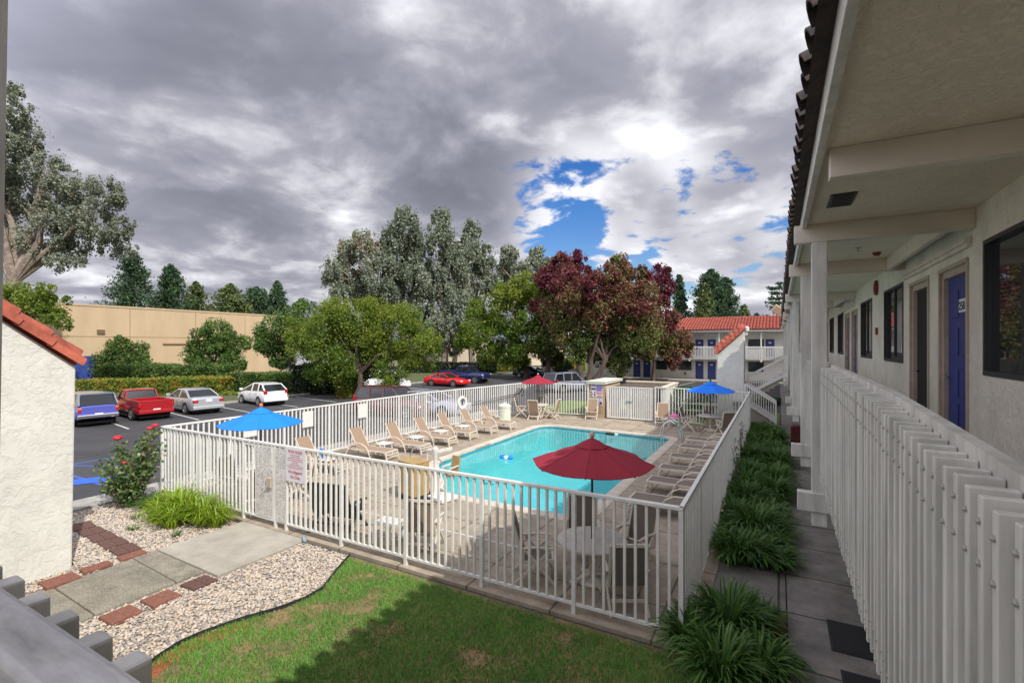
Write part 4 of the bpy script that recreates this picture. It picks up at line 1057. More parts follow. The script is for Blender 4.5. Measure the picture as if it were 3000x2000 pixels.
# ------------------------------------------------------------------ umbrellas, tables, chairs
def umbrella(label,loc,r,m,ztop,zrim,finial,rot=0,nn=8,tilt=0):
    t = thing('patio_umbrella',label,'umbrella',loc,rot,'patio umbrellas')
    mb = MB(); rings = []
    prof = [(0.02,ztop),(.22,ztop-.10),(.45,ztop-.10-(ztop-zrim)*.22),(.72,ztop-(ztop-zrim)*.70),(1.0,zrim)]
    prof = [(p*r if i else .03,z) for i,(p,z) in enumerate(prof)]
    prof = [(.03,ztop-.05),(r*.25,ztop-.05-(ztop-zrim)*.17),(r*.5,ztop-.05-(ztop-zrim)*.42),(r*.75,zrim+(ztop-zrim)*.26),(r,zrim)]
    n_ = nn*4
    for r_,z in prof:
        ring = []
        for k in range(n_):
            f = (k%4)/4; seg = math.cos(PI/nn)/math.cos(PI/nn-2*PI/nn*f)
            sag = .05*math.sin(PI*f)*r_/r*(1 if r_ < r else .7)
            a = 2*PI*k/n_
            ring.append((r_*seg*math.cos(a),r_*seg*math.sin(a),z-sag))
        rings.append(ring)
    low = [[(x*.995,y*.995,z-.012) for x,y,z in rg] for rg in reversed(rings)]
    mb.loft(rings+low,cap=False)
    # short valance hem
    mb.build('canopy',m,t,smooth=True)
    c = MB(); rr = r*.27; rings = []
    for r_,z in ((.02,ztop+.02),(rr*.6,ztop-.05),(rr,ztop-.12)):
        rings.append([(r_*math.cos(2*PI*k/nn),r_*math.sin(2*PI*k/nn),z) for k in range(nn)])
    low = [[(x*.99,y*.99,z-.012) for x,y,z in rg] for rg in reversed(rings)]
    c.loft(rings+low,cap=False).build('vent',m,t)
    sm_ = MB()
    for k in range(nn):
        a = 2*PI*k/nn; ca,sa = math.cos(a),math.sin(a)
        sm_.tube([(r_*ca,r_*sa,z+.001) for r_,z in prof[1:]],.005,4)
    for k in range(nn): a0,a1 = 2*PI*k/nn,2*PI*(k+1)/nn; am = (a0+a1)/2; rm = r*math.cos(PI/nn); sm_.tube([(r*math.cos(a0),r*math.sin(a0),zrim-.004),(rm*math.cos(am),rm*math.sin(am),zrim-.040),(r*math.cos(a1),r*math.sin(a1),zrim-.004)],.006,4)
    sm_.build('seam',m,t)
    MB().tube([(0,0,.05),(0,0,ztop)],.020,10).build('pole',M['pole'],t,smooth=True)
    for k in range(nn):
        a = 2*PI*k/nn; ca,sa = math.cos(a),math.sin(a)
        MB().bar((0,0,ztop-.09),(r*.99*ca,r*.99*sa,zrim-.022),.016).bar((.02*ca,.02*sa,zrim-.12),(r*.5*ca,r*.5*sa,(ztop+zrim)/2-.075),.014).build('rib',M['pole'],t)
    MB().lathe([(.012,ztop),(.022,ztop+.02),(.045,ztop+.05),(.048,ztop+.08),(.03,ztop+.115),(.006,ztop+.125)],n=12).build('finial',finial,t,smooth=True)
    MB().tube([(-r*.7,-.03,zrim),(-r*.7,-.02,zrim-.16)],.006).tube([(-r*.68,.02,zrim+.02),(-r*.69,.03,zrim-.13)],.006).build('tie_cord',M['black'],t)
    return t
umbrella('dark crimson umbrella over the nearest round table',(-2.83,7.97,0),1.05,M['red_umb'],2.47,2.07,M['wood_ball'],R(14))
umbrella('bright blue umbrella with orange finial near the front gate',(-11.88,7.85,0),1.02,M['blue_umb'],2.45,2.05,M['orange'],R(8))
umbrella('far red umbrella by the fence corner, left of the pump house',(-11.95,24.6,0),1.0,M['red_umb'],2.38,1.98,M['wood_ball'],R(5))
umbrella('far blue umbrella beside the stair wall',(-2.85,24.7,0),1.12,M['blue_umb'],2.34,1.90,M['black'],R(20))
def table(label,loc,rot=0,r=.60):
    t = thing('round_table',label,'table',loc,rot,'round poolside tables')
    MB().lathe([(r-.03,.70),(r,.705),(r,.735),(r-.02,.745)],n=40).build('table_top',M['table'],t,smooth=True)
    MB().lathe([(.055,.08),(.05,.3),(.06,.66),(.18,.699)],n=12).build('pedestal',M['beige'],t,smooth=True)
    for k in range(4):
        a = PI/4+k*PI/2; c,s_ = math.cos(a),math.sin(a)
        MB().bar((.05*c,.05*s_,.12),(.42*c,.42*s_,.03),.06,.05).build('leg',M['beige'],t); MB().bar((.05*c,.05*s_,.5),(.36*c,.36*s_,.70),.035).build('brace',M['beige'],t)
    MB().lathe([(.24,.0),(.25,.03),(.22,.07),(.05,.10),(.04,.22)],n=24).build('umbrella_base',M['table'],t,smooth=True)
    return t
def chair_proto(fm,sm,label,loc,rz,name='sling_chair',group='high back poolside chairs'):
    """faces local +y; recliner style with crossed legs"""
    t = thing(name,label,'chair',loc,rz,group)
    w_ = .26
    MB().add([(-w_,.24,.43),(w_,.24,.43),(w_,-.22,.40),(-w_,-.22,.40),(-w_,0,.39),(w_,0,.39),(-w_,.24,.42),(w_,.24,.42),(w_,-.22,.39),(-w_,-.22,.39),(-w_,0,.38),(w_,0,.38)],
        [(0,4,5,1),(4,3,2,5),(6,7,11,10),(10,11,8,9),(0,1,7,6),(3,9,8,2),(0,6,10,4),(4,10,9,3),(1,5,11,7),(5,2,8,11)]).build('seat',sm,t)
    MB().add([(-w_,-.24,.42),(w_,-.24,.42),(w_,-.40,1.06),(-w_,-.40,1.06),(-w_,-.255,.415),(w_,-.255,.415),(w_,-.415,1.055),(-w_,-.415,1.055)],[(0,1,2,3),(7,6,5,4),(0,4,5,1),(3,2,6,7),(0,3,7,4),(1,5,6,2)]).build('backrest',sm,t)
    f = MB()
    for s_ in (-1,1):
        x = s_*(w_+.02)
        f.bar((x,-.22,.38),(x,-.42,1.09),.042,.045); f.bar((x,-.24,.40),(x,.27,.44),.035,.045)
    f.bar((-w_-.02,-.415,1.085),(w_+.02,-.415,1.085),.045,.045); f.bar((-w_,.27,.435),(w_,.27,.435),.03); f.bar((-w_,.22,.18),(w_,.22,.18),.022,.05)
    f.bar((-w_,-.30,.20),(w_,-.30,.20),.022,.05)
    f.build('frame',fm,t)
    for s_ in (-1,1):
        x = s_*(w_+.05)
        MB().bar((x,.33,0),(x,-.20,.62),.032,.045).build('leg',fm,t)
        MB().bar((x*.93,-.42,0),(x*.93,.22,.60),.032,.045).build('leg',fm,t)
        MB().bar((x,-.30,.64),(x,-.02,.67),.055,.028).bar((x,-.02,.67),(x,.27,.645),.055,.028).build('armrest',fm,t,bevel=.006)
    return t
cp = chair_proto(M['beige'],M['sling'],'tan sling chair against the brick pump house below the notices',(-9.05,25.45,0),R(190))
cd = chair_proto(M['beige'],M['sling_dark'],'dark brown sling chair seen through the bars at the left of the nearest round table',(-3.72,7.62,0),R(-63))
def place(src,x,y,rot,lab): return copy_tree(src,(x,y,0),R(rot),lab)
table('round table under the crimson umbrella',(-2.83,7.97,0))
place(cd,-2.15,7.55,28,'brown sling chair nearest the fence corner, its back to the front fence')
place(cd,-3.32,8.78,-160,'brown sling chair on the pool side of the nearest table, left of its pole')
place(cd,-2.35,8.85,160,'brown sling chair on the pool side of the nearest table, right of its pole')
table('round table under the bright blue umbrella',(-11.88,7.85,0))
place(cp,-12.7,7.65,-80,'tan sling chair at the blue umbrella table, fence corner side')
place(cp,-11.2,7.45,60,'tan sling chair at the blue umbrella table, seen through the gate')
place(cp,-11.2,8.5,130,'tan sling chair at the blue umbrella table, pool side')
place(cp,-12.3,8.75,-160,'tan sling chair at the blue umbrella table, lounger side')
table('round table under the far red umbrella',(-11.95,24.6,0))
place(cp,-12.75,24.2,-70,'tan sling chair left of the far red umbrella table')
place(cp,-11.75,23.85,5,'tan sling chair with its back to the pool at the far red umbrella table')
place(cp,-11.05,24.55,95,'tan sling chair right of the far red umbrella table')
place(cd,-12.2,25.35,180,'brown sling chair in the corner behind the far red umbrella table')
table('round table under the far blue umbrella',(-2.85,24.7,0))
place(cd,-2.15,23.85,35,'brown sling chair by the right fence at the far blue umbrella table')
place(cd,-3.0,25.35,180,'brown sling chair with its back to the far fence at the far blue umbrella table')
place(cp,-3.75,24.35,-95,'beige sling chair turned sideways left of the far blue umbrella table')
place(cp,-5.2,25.25,185,'tan sling chair beside the small table with the pink towel')
place(cp,-6.25,7.65,20,'brown backed sling chair near the front fence, right of the white slatted table').name = 'sling_chair'
cb_ = chair_proto(M['black'],M['black'],'black sling chair close behind the pool rules sign',(-8.62,7.55,0),R(12))
cb_.scale = (1.65,1,1.0)
def side_table(label,loc,rot=0,slat=False):
    t = thing('side_table',label,'side table',loc,rot,'low white side tables')
    if slat:
        mb = MB()
        for i in range(8): mb.box(-.23,.23,-.23+i*.06,-.19+i*.06,.40,.42)
        mb.box(-.25,-.23,-.25,.25,.38,.42); mb.box(.23,.25,-.25,.25,.38,.42); mb.build('table_top',M['white_clean'],t)
    else: MB().box(-.24,.24,-.24,.24,.39,.42).build('table_top',M['white_clean'],t,bevel=.01)
    for sx in (-1,1):
        for sy in (-1,1): MB().bar((sx*.20,sy*.20,.39),(sx*.22,sy*.22,0),.035).build('leg',M['white_clean'],t)
    return t
side_table('white slatted low table near the front fence, between the black and brown chairs',(-7.15,7.55,0),R(5),True)
stb = side_table('low white table carrying the pink towel',(-4.6,25.35,0))
tw = thing('pink_towel','crumpled pink towel on the small white table','towel',(-4.62,25.35,.42))
mb = MB(); rings = []
for i in range(6):
    z = i*.04; r_ = .20*(1-(i/6)**2)+.02
    rings.append([(r_*math.cos(2*PI*k/12)*(1+.3*math.sin(k*2.3+i)),r_*math.sin(2*PI*k/12)*(1+.25*math.cos(k*1.7+i)),z) for k in range(12)])
mb.loft(rings).build('cloth',M['pink'],tw,smooth=True)
# loungers
def lounger(label,loc,rz,back,fm,sm,group):
    """foot towards local +x, hinge near x=.55, length 1.95"""
    t = thing('sun_lounger',label,'sun lounger',loc,rz,group)
    w_ = .30
    MB().box(.62,1.88,-w_+.02,w_-.02,.335,.35).build('seat',sm,t)
    ca,sa = math.cos(back),math.sin(back); L_ = .80
    hx,hz = .62,.345
    def bp_(s,y,o=0): return (hx-ca*s+sa*o, y, hz+sa*s+ca*o)
    MB().add([bp_(0,-w_+.02),bp_(0,w_-.02),bp_(L_,w_-.04),bp_(L_,-w_+.04),bp_(0,-w_+.02,.014),bp_(0,w_-.02,.014),bp_(L_,w_-.04,.014),bp_(L_,-w_+.04,.014)],[(3,2,1,0),(4,5,6,7),(0,1,5,4),(1,2,6,5),(2,3,7,6),(3,0,4,7)]).build('backrest',sm,t)
    f = MB()
    for s_ in (-1,1):
        y = s_*w_
        f.bar((.05,y,.33),(1.93,y,.33),.035,.05); f.bar(bp_(0,y*.96),bp_(L_+.02,y*.94),.03,.035)
        if back > .3: f.bar(bp_(.42,y*.85),(.15,y*.85,.33),.02)
    f.bar((1.92,-w_,.33),(1.92,w_,.33),.035,.05); f.bar((.06,-w_,.33),(.06,w_,.33),.03,.04)
    f.build('frame',fm,t)
    for s_ in (-1,1):
        y = s_*(w_+.015)
        MB().bar((1.90,y,.34),(1.98,y*1.03,0),.035,.05).build('leg',fm,t)
        MB().bar((.22,y,.33),(.02,y*1.03,0),.035,.05).build('leg',fm,t)
        # curved arm running down into the middle leg
        arm = [(.30,.36),(.42,.50),(.62,.57),(.85,.56),(1.05,.46),(1.16,.30),(1.22,.14),(1.25,0)]
        MB().tube([(x,s_*(w_+.045),z) for x,z in arm],.020,6).build('armrest',fm,t,smooth=True)
    for q_ in ((1.955,.13,.03),(1.94,.23,.03),(1.22,.12,.02)): MB().bar((q_[0],-w_,q_[1]),(q_[0],w_,q_[1]),q_[2]).build('crossbar',fm,t)
    return t
names = ['first tan lounger of the upright row, nearest the front fence','second tan lounger of the upright row, left of the pool lift','third tan lounger of the upright row','fourth tan lounger of the upright row, below the life ring','fifth tan lounger of the upright row','last tan lounger of the upright row, beside the round bin']
pos = [(-13.95,12.75),(-13.62,14.25),(-13.55,15.85),(-13.5,17.35),(-13.42,18.95),(-13.2,20.4)]
grpL = 'upright tan loungers along the left side of the pool'
l0 = lounger(names[0],(*pos[0],0),R(4),R(60),M['beige'],M['sling'],grpL)
for i in range(1,6): copy_tree(l0,(*pos[i],0),R(4-i*.5+random.uniform(-1,1)),names[i])
copy_tree(l0,(-14.1,10.6,0),R(6),'tan lounger behind the blue umbrella table, beside the blue jug')
for i,(x,y) in enumerate(((-13.0,13.5),(-12.75,15.05),(-12.7,16.6),(-12.6,18.15))):
    side_table(('low white table between the first and second upright loungers','low white table between the second and third upright loungers','low white table between the third and fourth upright loungers','low white table between the fourth and fifth upright loungers')[i],(x,y,0),R(3))
grpR = 'flat folded loungers along the right fence'
nR = ['flat brown lounger nearest the front fence corner, in shade','second flat brown lounger from the front corner','third flat brown lounger along the right fence','fourth flat brown lounger along the right fence','fifth flat brown lounger, one short of the ladder','last flat brown lounger, closest to the pool ladder']
r0 = lounger(nR[0],(-1.28,12.0,0),R(180),R(3),M['beige'],M['sling_dark'],grpR)
for i,y in enumerate((13.7,15.4,17.1,18.8,20.4)): copy_tree(r0,(-1.28+random.uniform(-.04,.04),y,0),R(180+random.uniform(-3,3)),nR[i+1])
tb_ = thing('side_table','low pale table with blue jug and wire rack beside the blue umbrella','side table',(-12.85,10.7,0))
MB().box(-.35,.35,-.22,.22,.40,.43).build('table_top',M['beige'],tb_,bevel=.01)
for sx in (-1,1):
    for sy in (-1,1): MB().bar((sx*.3,sy*.18,.40),(sx*.32,sy*.2,0),.035).build('leg',M['beige'],tb_)
jg = thing('blue_jug','small blue plastic jug on the pale table by the blue umbrella','jug',(-13.05,10.7,.43))
MB().lathe([(.08,0),(.085,.02),(.08,.22),(.05,.27),(.05,.30)],n=14).build('jug',M['blue_umb'],jg,smooth=True)
rk = thing('wire_rack','white round wire rack on the pale table by the blue umbrella','rack',(-12.72,10.7,.43))
mb = MB()
for z in (.04,.24): mb.tube([(.14*math.cos(2*PI*k/14),.14*math.sin(2*PI*k/14),z) for k in range(15)],.01,5)
for k in range(7): a = 2*PI*k/7; mb.tube([(.14*math.cos(a),.14*math.sin(a),0),(.14*math.cos(a),.14*math.sin(a),.24)],.008,5)
mb.build('rack',M['white_clean'],rk,smooth=True)
# pool ladder
ld = thing('pool_ladder','stainless grab rails curving into the far right corner of the pool','ladder',(-4.1,21.4,0))
for s_ in (-.25,.25):
    MB().tube([(.55,s_,.0),(.50,s_,.35),(.36,s_,.72),(.10,s_,.86),(-.12,s_,.80),(-.28,s_,.60),(-.33,s_,.30),(-.30,s_,.0),(-.28,s_,-.9)],.024,8).build('handrail',M['steel'],ld,smooth=True)
mb = MB()
for z in (-.25,-.5,-.75): mb.box(-.34,-.22,-.25,.25,z,z+.03)
mb.build('tread',M['steel'],ld)
MB().lathe([(.06,.018),(.06,.03),(.03,.035)],c=(.55,.25,0),n=14).lathe([(.06,.018),(.06,.03),(.03,.035)],c=(.55,-.25,0),n=14).build('flange',M['steel'],ld)
# entry grab rail at the near left
gr = thing('grab_rail','dark curved grab rail standing on the deck in front of the second lounger','grab rail',(-9.9,12.1,0),R(20))
MB().tube([(-.5,0,0),(-.48,0,.55),(-.38,0,.80),(-.15,0,.84),(.5,0,.45),(.75,0,.15)],.022,8).build('rail',M['steel'],gr,smooth=True)
# pool lift
pl = thing('pool_lift','pool lift with amber vinyl covers, white mast and yellow seat at the pool corner','pool lift',(-8.52,9.92,0),R(-12)); pl.scale = (.62,.62,.84)
MB().box(-.62,.52,-.32,.48,.16,1.18).build('battery_cover',M['amber'],pl,bevel=.03)
MB().box(-.64,.54,-.34,.50,1.182,1.22).build('cover_flap',M['amber'],pl,bevel=.02)
MB().box(-.55,.95,-.25,.9,.02,.10).box(-.64,.55,-.34,.50,.10,.158).build('base',M['black'],pl)
MB().box(.5,1.5,.35,1.2,.02,.14).build('footplate',M['white_clean'],pl,bevel=.02)
MB().lathe([(.10,.1),(.09,.5),(.07,1.0),(.09,1.45),(.12,1.5),(.12,1.62),(.05,1.68)],c=(.78,.6,0),n=14).build('mast',M['white_clean'],pl,smooth=True)
MB().bar((.78,.6,1.5),(1.35,1.05,1.62),.08,.10).bar((.35,.55,1.52),(.78,.6,1.55),.06).bar((.3,.55,1.5),(.3,.55,.6),.035).bar((.98,.55,1.1),(1.2,.8,.4),.05).build('arm',M['white_clean'],pl,bevel=.01)
mb = MB(); mb.box(.95,1.42,.9,1.35,.72,.80); mb.build('seat',M['amber'],pl,bevel=.02)
MB().add([(.95,1.3,.8),(1.42,1.3,.8),(1.42,1.42,1.32),(.95,1.42,1.32),(.95,1.36,.8),(1.42,1.36,.8),(1.42,1.48,1.32),(.95,1.48,1.32)],[(0,1,2,3),(7,6,5,4),(3,2,6,7),(0,4,5,1),(0,3,7,4),(1,5,6,2)]).build('backrest',M['amber'],pl)
MB().bar((.94,.92,.76),(.94,.85,1.02),.03).bar((1.43,.92,.76),(1.43,.85,1.02),.03).bar((.94,.85,1.02),(.94,1.35,1.05),.03).bar((1.43,.85,1.02),(1.43,1.35,1.05),.03).bar((1.15,.9,.7),(1.2,.55,.42),.05).build('armrest',M['white_clean'],pl)
# life ring, rescue pole
lr = thing('life_ring','white life ring with dark centre hanging on the left fence','life ring',(-14.02,20.1,1.18),R(79.4))
mb = MB(); rings = []
for i in range(28):
    a = 2*PI*i/28; c = Vector((math.cos(a)*.27,0,math.sin(a)*.27)); e = Vector((math.cos(a),0,math.sin(a)))
    rings.append([c+e*math.cos(2*PI*k/8)*.075+Vector((0,1,0))*math.sin(2*PI*k/8)*.06 for k in range(8)])
rings.append(rings[0]); mb.loft(rings,cap=False).build('ring',M['white_clean'],lr,smooth=True)
mb = MB()
for k in range(4): a = PI/4+k*PI/2; mb.tube([(.35*math.cos(a),-.06,.35*math.sin(a)),(.36*math.cos(a+.8),-.07,.36*math.sin(a+.8)),(.35*math.cos(a+PI/2),-.06,.35*math.sin(a+PI/2))],.01,5)
mb.build('rope',M['beige'],lr); MB().box(-.03,.03,-.02,.02,-.12,.12).build('bracket',M['frame_dark'],lr)
rp_ = thing('rescue_pole','long grey rescue pole with black hook along the left fence','pole',(0,0,0))
MB().tube([(-13.80,20.9,1.15),(-13.16,24.6,1.28)],.025,6).tube([(-13.7,21.5,1.08),(-13.2,24.3,1.15)],.018,6).build('shaft',M['steel'],rp_)
MB().tube([(-13.16,24.5,1.25),(-13.10,24.9,1.55),(-13.08,25.0,1.40),(-13.1,24.9,1.1)],.03,6).build('hook',M['black'],rp_,smooth=True)
# round bin
bn = thing('litter_bin','beige round ribbed bin at the end of the upright lounger row','bin',(-12.75,22.2,0))
mb = MB(); pr = []
for i in range(9): pr += [(.30,.05+i*.085),(.325,.07+i*.085),(.325,.10+i*.085)]
pr += [(.34,.82),(.34,.88)]; mb.lathe(pr,n=24).build('barrel',M['pale_green'],bn,smooth=True)
MB().lathe([(.33,.881),(.25,.95),(.12,.98),(.12,1.02)],n=20).build('lid',M['pale_green'],bn,smooth=True)
# floating toy and skimmer details
fl_ = thing('pool_float','small blue and white float on the pool water','pool toy',(-8.75,15.35,-.09))
MB().lathe([(.02,0),(.10,.02),(.12,.07),(.08,.13),(.02,.14)],c=(-.16,0,0),n=14).lathe([(.02,0),(.09,.02),(.11,.07),(.07,.12),(.02,.13)],c=(.16,.02,0),n=14).build('blue_lobe',M['blue_umb'],fl_,smooth=True)
MB().lathe([(.02,.0),(.09,.02),(.10,.07),(.07,.12),(.02,.13)],n=14).build('white_lobe',M['white_clean'],fl_,smooth=True)
sk = thing('pool_skimmer','dark skimmer opening in the far wall of the pool','skimmer',(-6.9,22.14,-.06))
MB().box(-.28,.12,-.03,-.005,-.09,.02).build('mouth',M['black'],sk); MB().box(.16,.32,-.03,-.005,-.10,.02).build('cover',M['white_clean'],sk)
# drink bottle caught under the fence, wheel stop, mats, cabinet, bench
wb = thing('water_bottle','clear blue plastic bottle lying under the fence beside the gate slab','bottle',(-8.72,6.72,.05),R(60))
MB().tube([(0,-.12,0),(0,.06,0),(0,.09,0),(0,.13,0)],[.034,.034,.018,.014],10).build('bottle',mat('clear_blue',(.25,.40,.55),.1),wb,smooth=True)
ws_ = thing('wheel_stop','bright blue concrete wheel stop on the asphalt behind the rose bush','wheel stop',(-18.0,6.9,-.055),R(62))
MB().add([(-.95,-.09,0),(.95,-.09,0),(.95,.09,0),(-.95,.09,0),(-.92,-.05,.14),(.92,-.05,.14),(.92,.05,.14),(-.92,.05,.14)],[(0,3,2,1),(4,5,6,7),(0,1,5,4),(1,2,6,5),(2,3,7,6),(3,0,4,7)]).build('block',M['blue_paint'],ws_,bevel=.01)
for i,(x,y) in enumerate(((.74,8.15),(.80,6.9))):
    t = thing('door_mat',('dark mat on the walk, the farther of two','dark mat on the walk, the nearer of two')[i],'mat',(x,y,.0),0,'dark mats on the walk')
    MB().box(-.12,.45,-.42,.42,.001,.016).build('mat',M['black'],t,bevel=.004); MB().box(-.09,.42,-.39,.39,.0165,.019).build('pile',M['dark'],t)
cbn = thing('red_cabinet','dark red cabinet under the balcony beyond the second column','cabinet',(.62,23.3,0))
MB().box(-.18,.18,-.2,.2,0,.74).build('case',M['p_maroon'],cbn,bevel=.03); MB().box(-.15,.15,-.212,-.201,.08,.68).build('door',M['p_maroon'],cbn)
be = thing('picnic_bench','pale green picnic table on the grass behind the far fence','picnic table',(-3.9,29.3,0),R(5))
MB().box(-1.4,1.4,-.35,.35,.72,.77).build('table_top',M['leaf_bench'],be); MB().box(-1.4,1.4,-.85,-.6,.42,.46).box(-1.4,1.4,.6,.85,.42,.46).build('bench',M['leaf_bench'],be)
for x in (-1,1):
    for s_ in (-1,1): MB().bar((x,s_*.2,.72),(x,s_*.75,-.02),.06,.1).build('leg',M['leaf_bench'],be)

# ------------------------------------------------------------------ vehicles
def car(name,label,cat,loc,rz,spec,pm,group='parked cars'):
    """front towards local +x; spec in metres"""
    t = thing(name,label,cat,loc,rz,group)
    L_,W = spec['L'],spec['W']; w_ = W/2; top = spec['top']; zb = spec.get('zb',.24)
    xs = sorted(set([p[0] for p in top]+[-L_/2,-L_/2+.06,-L_/2+.25,L_/2-.06,L_/2-.3,L_/2]))
    tx = [p[0] for p in top]; tz = [p[1] for p in top]
    rings = []
    for x in xs:
        zt = float(np.interp(x,tx,tz)); e = min(x+L_/2,L_/2-x)
        k = 1-.10*max(0,1-e/.35)**2; kk = 1 if e > .03 else .93
        wb_ = w_*k
        zb_ = zb+.10*max(0,1-e/.3)
        zt2 = zt if e > .03 else zb_+(zt-zb_)*.9
        h = zt2-zb_
        half = [(wb_*.90,zb_),(wb_*.985,zb_+h*.18),(wb_,zb_+h*.45),(wb_*.985,zb_+h*.72),(wb_*.93,zb_+h*.93),(wb_*.80,zt2),(wb_*.35,zt2+.015)]
        rings.append([(x,y,z) for y,z in half]+[(x,-y,z) for y,z in reversed(half)])
    MB().loft(rings).build('body',pm,t,smooth=True)
    # greenhouse
    g = spec['green']; # (x, z) from rear base, roof rear, roof front, front base
    (xr,zr),(xa,za),(xf,zf),(xw,zw) = g
    base_w = w_*.90; roof_w = w_*spec.get('rw',.72)
    def ring(x,z0,z1,k): return [(x,base_w,z0),(x,roof_w+(base_w-roof_w)*(1-k),z0+(z1-z0)*.93),(x,(roof_w-.06)*1,z1),(x,-(roof_w-.06),z1),(x,-(roof_w+(base_w-roof_w)*(1-k)),z0+(z1-z0)*.93),(x,-base_w,z0)]
    belt = lambda x: float(np.interp(x,tx,tz))-.03
    rr = []
    for x,z,k in ((xr,zr+.01,0),(xa,za,1),((xa+xf)/2,max(za,zf)+.01,1),(xf,zf,1),(xw,zw+.01,0)):
        rr.append(ring(x,belt(x) if k else z-.02,z,k))
    MB().loft(rr).build('window',M['car_glass'],t)
    rm = pm if not spec.get('shell') else spec['shell']
    m_ = MB(); q = roof_w
    m_.loft([[(x,q*s,z+dz) for s,dz in ((1,-.03),(.97,.012),(.6,.03),(-.6,.03),(-.97,.012),(-1,-.03))] for x,z in ((xa-.04,za),((xa+xf)/2,max(za,zf)+.015),(xf+.04,zf))])
    m_.build('roof',rm,t,smooth=True)
    P_ = [((xr,zr),(xa,za)),((xw,zw),(xf,zf))]+[((x,belt(x)),(x+dx_,np.interp(x,[xa,xf],[za,zf]))) for x,dx_ in spec.get('pillars',[])]
    for i,(p,q2) in enumerate(P_):
        for s_ in (-1,1):
            wd = spec.get('pw',.09) if i != 1 else .06
            MB().bar((p[0],s_*(base_w-.005),p[1]),(q2[0],s_*(roof_w+.005),q2[1]-.01),.05,wd,up=(1,0,0)).build('pillar',rm,t)
    for p0_,p1_ in spec.get('panels',[]):   # solid body-coloured side panels of the greenhouse
        for s_ in (-1,1):
            mbp = MB(); mbp.add([(p0_,s_*(base_w+.005),belt(p0_)),(p1_,s_*(base_w+.005),belt(p1_)),(p1_,s_*(roof_w+.012),zf-.03),(p0_,s_*(roof_w+.012),za-.03),(p0_,s_*(base_w-.03),belt(p0_)),(p1_,s_*(base_w-.03),belt(p1_)),(p1_,s_*(roof_w-.03),zf-.03),(p0_,s_*(roof_w-.03),za-.03)],[(0,1,2,3),(7,6,5,4),(0,4,5,1),(3,2,6,7),(0,3,7,4),(1,5,6,2)])
            mbp.build('side_panel',rm,t)
    wr = spec.get('wr',.32)
    for xw_ in spec['axles']:
        for s_ in (-1,1):
            MB().lathe([(wr+.055,-.0),(wr+.055,.012)],n=28,axis='y').xf(Matrix.Translation((xw_,s_*(w_-.004) if s_ > 0 else -w_-.008,wr+.02))).build('wheel_arch',M['black'],t)
            wl = bpy.data.objects.new('wheel',None); COL.objects.link(wl); wl.parent = t; wl.location = (xw_,s_*(w_-.09),wr)
            MB().lathe([(wr*.62,-.11),(wr*.9,-.115),(wr,-.08),(wr,.08),(wr*.9,.115),(wr*.62,.11)],n=28,axis='y').build('tyre',M['tyre'],wl,smooth=True)
            rm_ = MB(); yo = s_*.118
            rm_.lathe([(wr*.64,yo-.02*s_),(wr*.66,yo),(wr*.56,yo-.004*s_),(wr*.52,yo-.045*s_)],n=24,axis='y')
            for k in range(5):
                a = 2*PI*k/5; rm_.bar((0,yo-.012*s_,0),(wr*.6*math.cos(a),yo-.008*s_,wr*.6*math.sin(a)),.075,.02,up=(0,1,0))
            rm_.build('rim',M['alloy'],wl)
    re,fe = -L_/2,L_/2
    tz_ = spec.get('tail_z',.72); tw_,th_ = spec.get('tail',(.22,.16))
    for s_ in (-1,1):
        yy0,yy1 = sorted((s_*(w_*.93),s_*(w_*.93-tw_)))
        MB().box(re-.012,re+.16,yy0,yy1,tz_-th_/2,tz_+th_/2).build('tail_light',M['tail'],t,bevel=.02)
        if spec.get('amber'): MB().box(re-.013,re+.14,yy0,yy1,tz_+th_/2+.002,tz_+th_/2+.07).build('indicator',M['amber_lens'],t)
        hz_ = spec.get('head_z',.66)
        MB().box(fe-.2,fe-.005,yy0,yy1,hz_-.07,hz_+.07).build('headlight',M['head'],t,bevel=.02)
        mx_,mz_ = g[3][0]-.22,g[3][1]+.10
        MB().box(mx_-.08,mx_+.06,*sorted((s_*(w_*.94),s_*(w_+.15))),mz_-.06,mz_+.08).build('mirror',rm if spec.get('mirror') is None else M['black'],t,bevel=.02)
    MB().box(re-.022,re-.008,-.17,.17,spec.get('plate_z',.70)-.08,spec.get('plate_z',.70)+.08).build('number_plate',M['plate'],t)
    bm = spec.get('bumper',pm)
    bz = spec.get('bump_z',.42)
    MB().box(re-.07,re+.10,-w_*.95,w_*.95,bz-.10,bz+.10).build('bumper',bm,t,bevel=.04); MB().box(fe-.12,fe+.05,-w_*.93,w_*.93,bz-.12,bz+.10).build('bumper',bm,t,bevel=.04)
    MB().box(-L_/2+.3,L_/2-.3,-w_*.8,w_*.8,.14,.26).build('underbody',M['black'],t)
    if spec.get('grille'): MB().box(fe-.02,fe+.035,-w_*.5,w_*.5,.52,.74).build('grille',M['black'],t)
    if spec.get('doors'):
        dm = MB()
        for x in spec['doors']:
            for s_ in (-1,1): dm.box(x-.006,x+.006,*sorted((s_*(w_-.01),s_*(w_+.003))),.36,belt(x)-.10)
        dm.build('door_seam',M['black'],t)
        hm_ = MB()
        for x in spec['doors'][:-1]:
            for s_ in (-1,1): hm_.box(x+.08,x+.24,*sorted((s_*(w_-.005),s_*(w_+.02))),belt(x)-.19,belt(x)-.155)
        hm_.build('door_handle',rm,t)
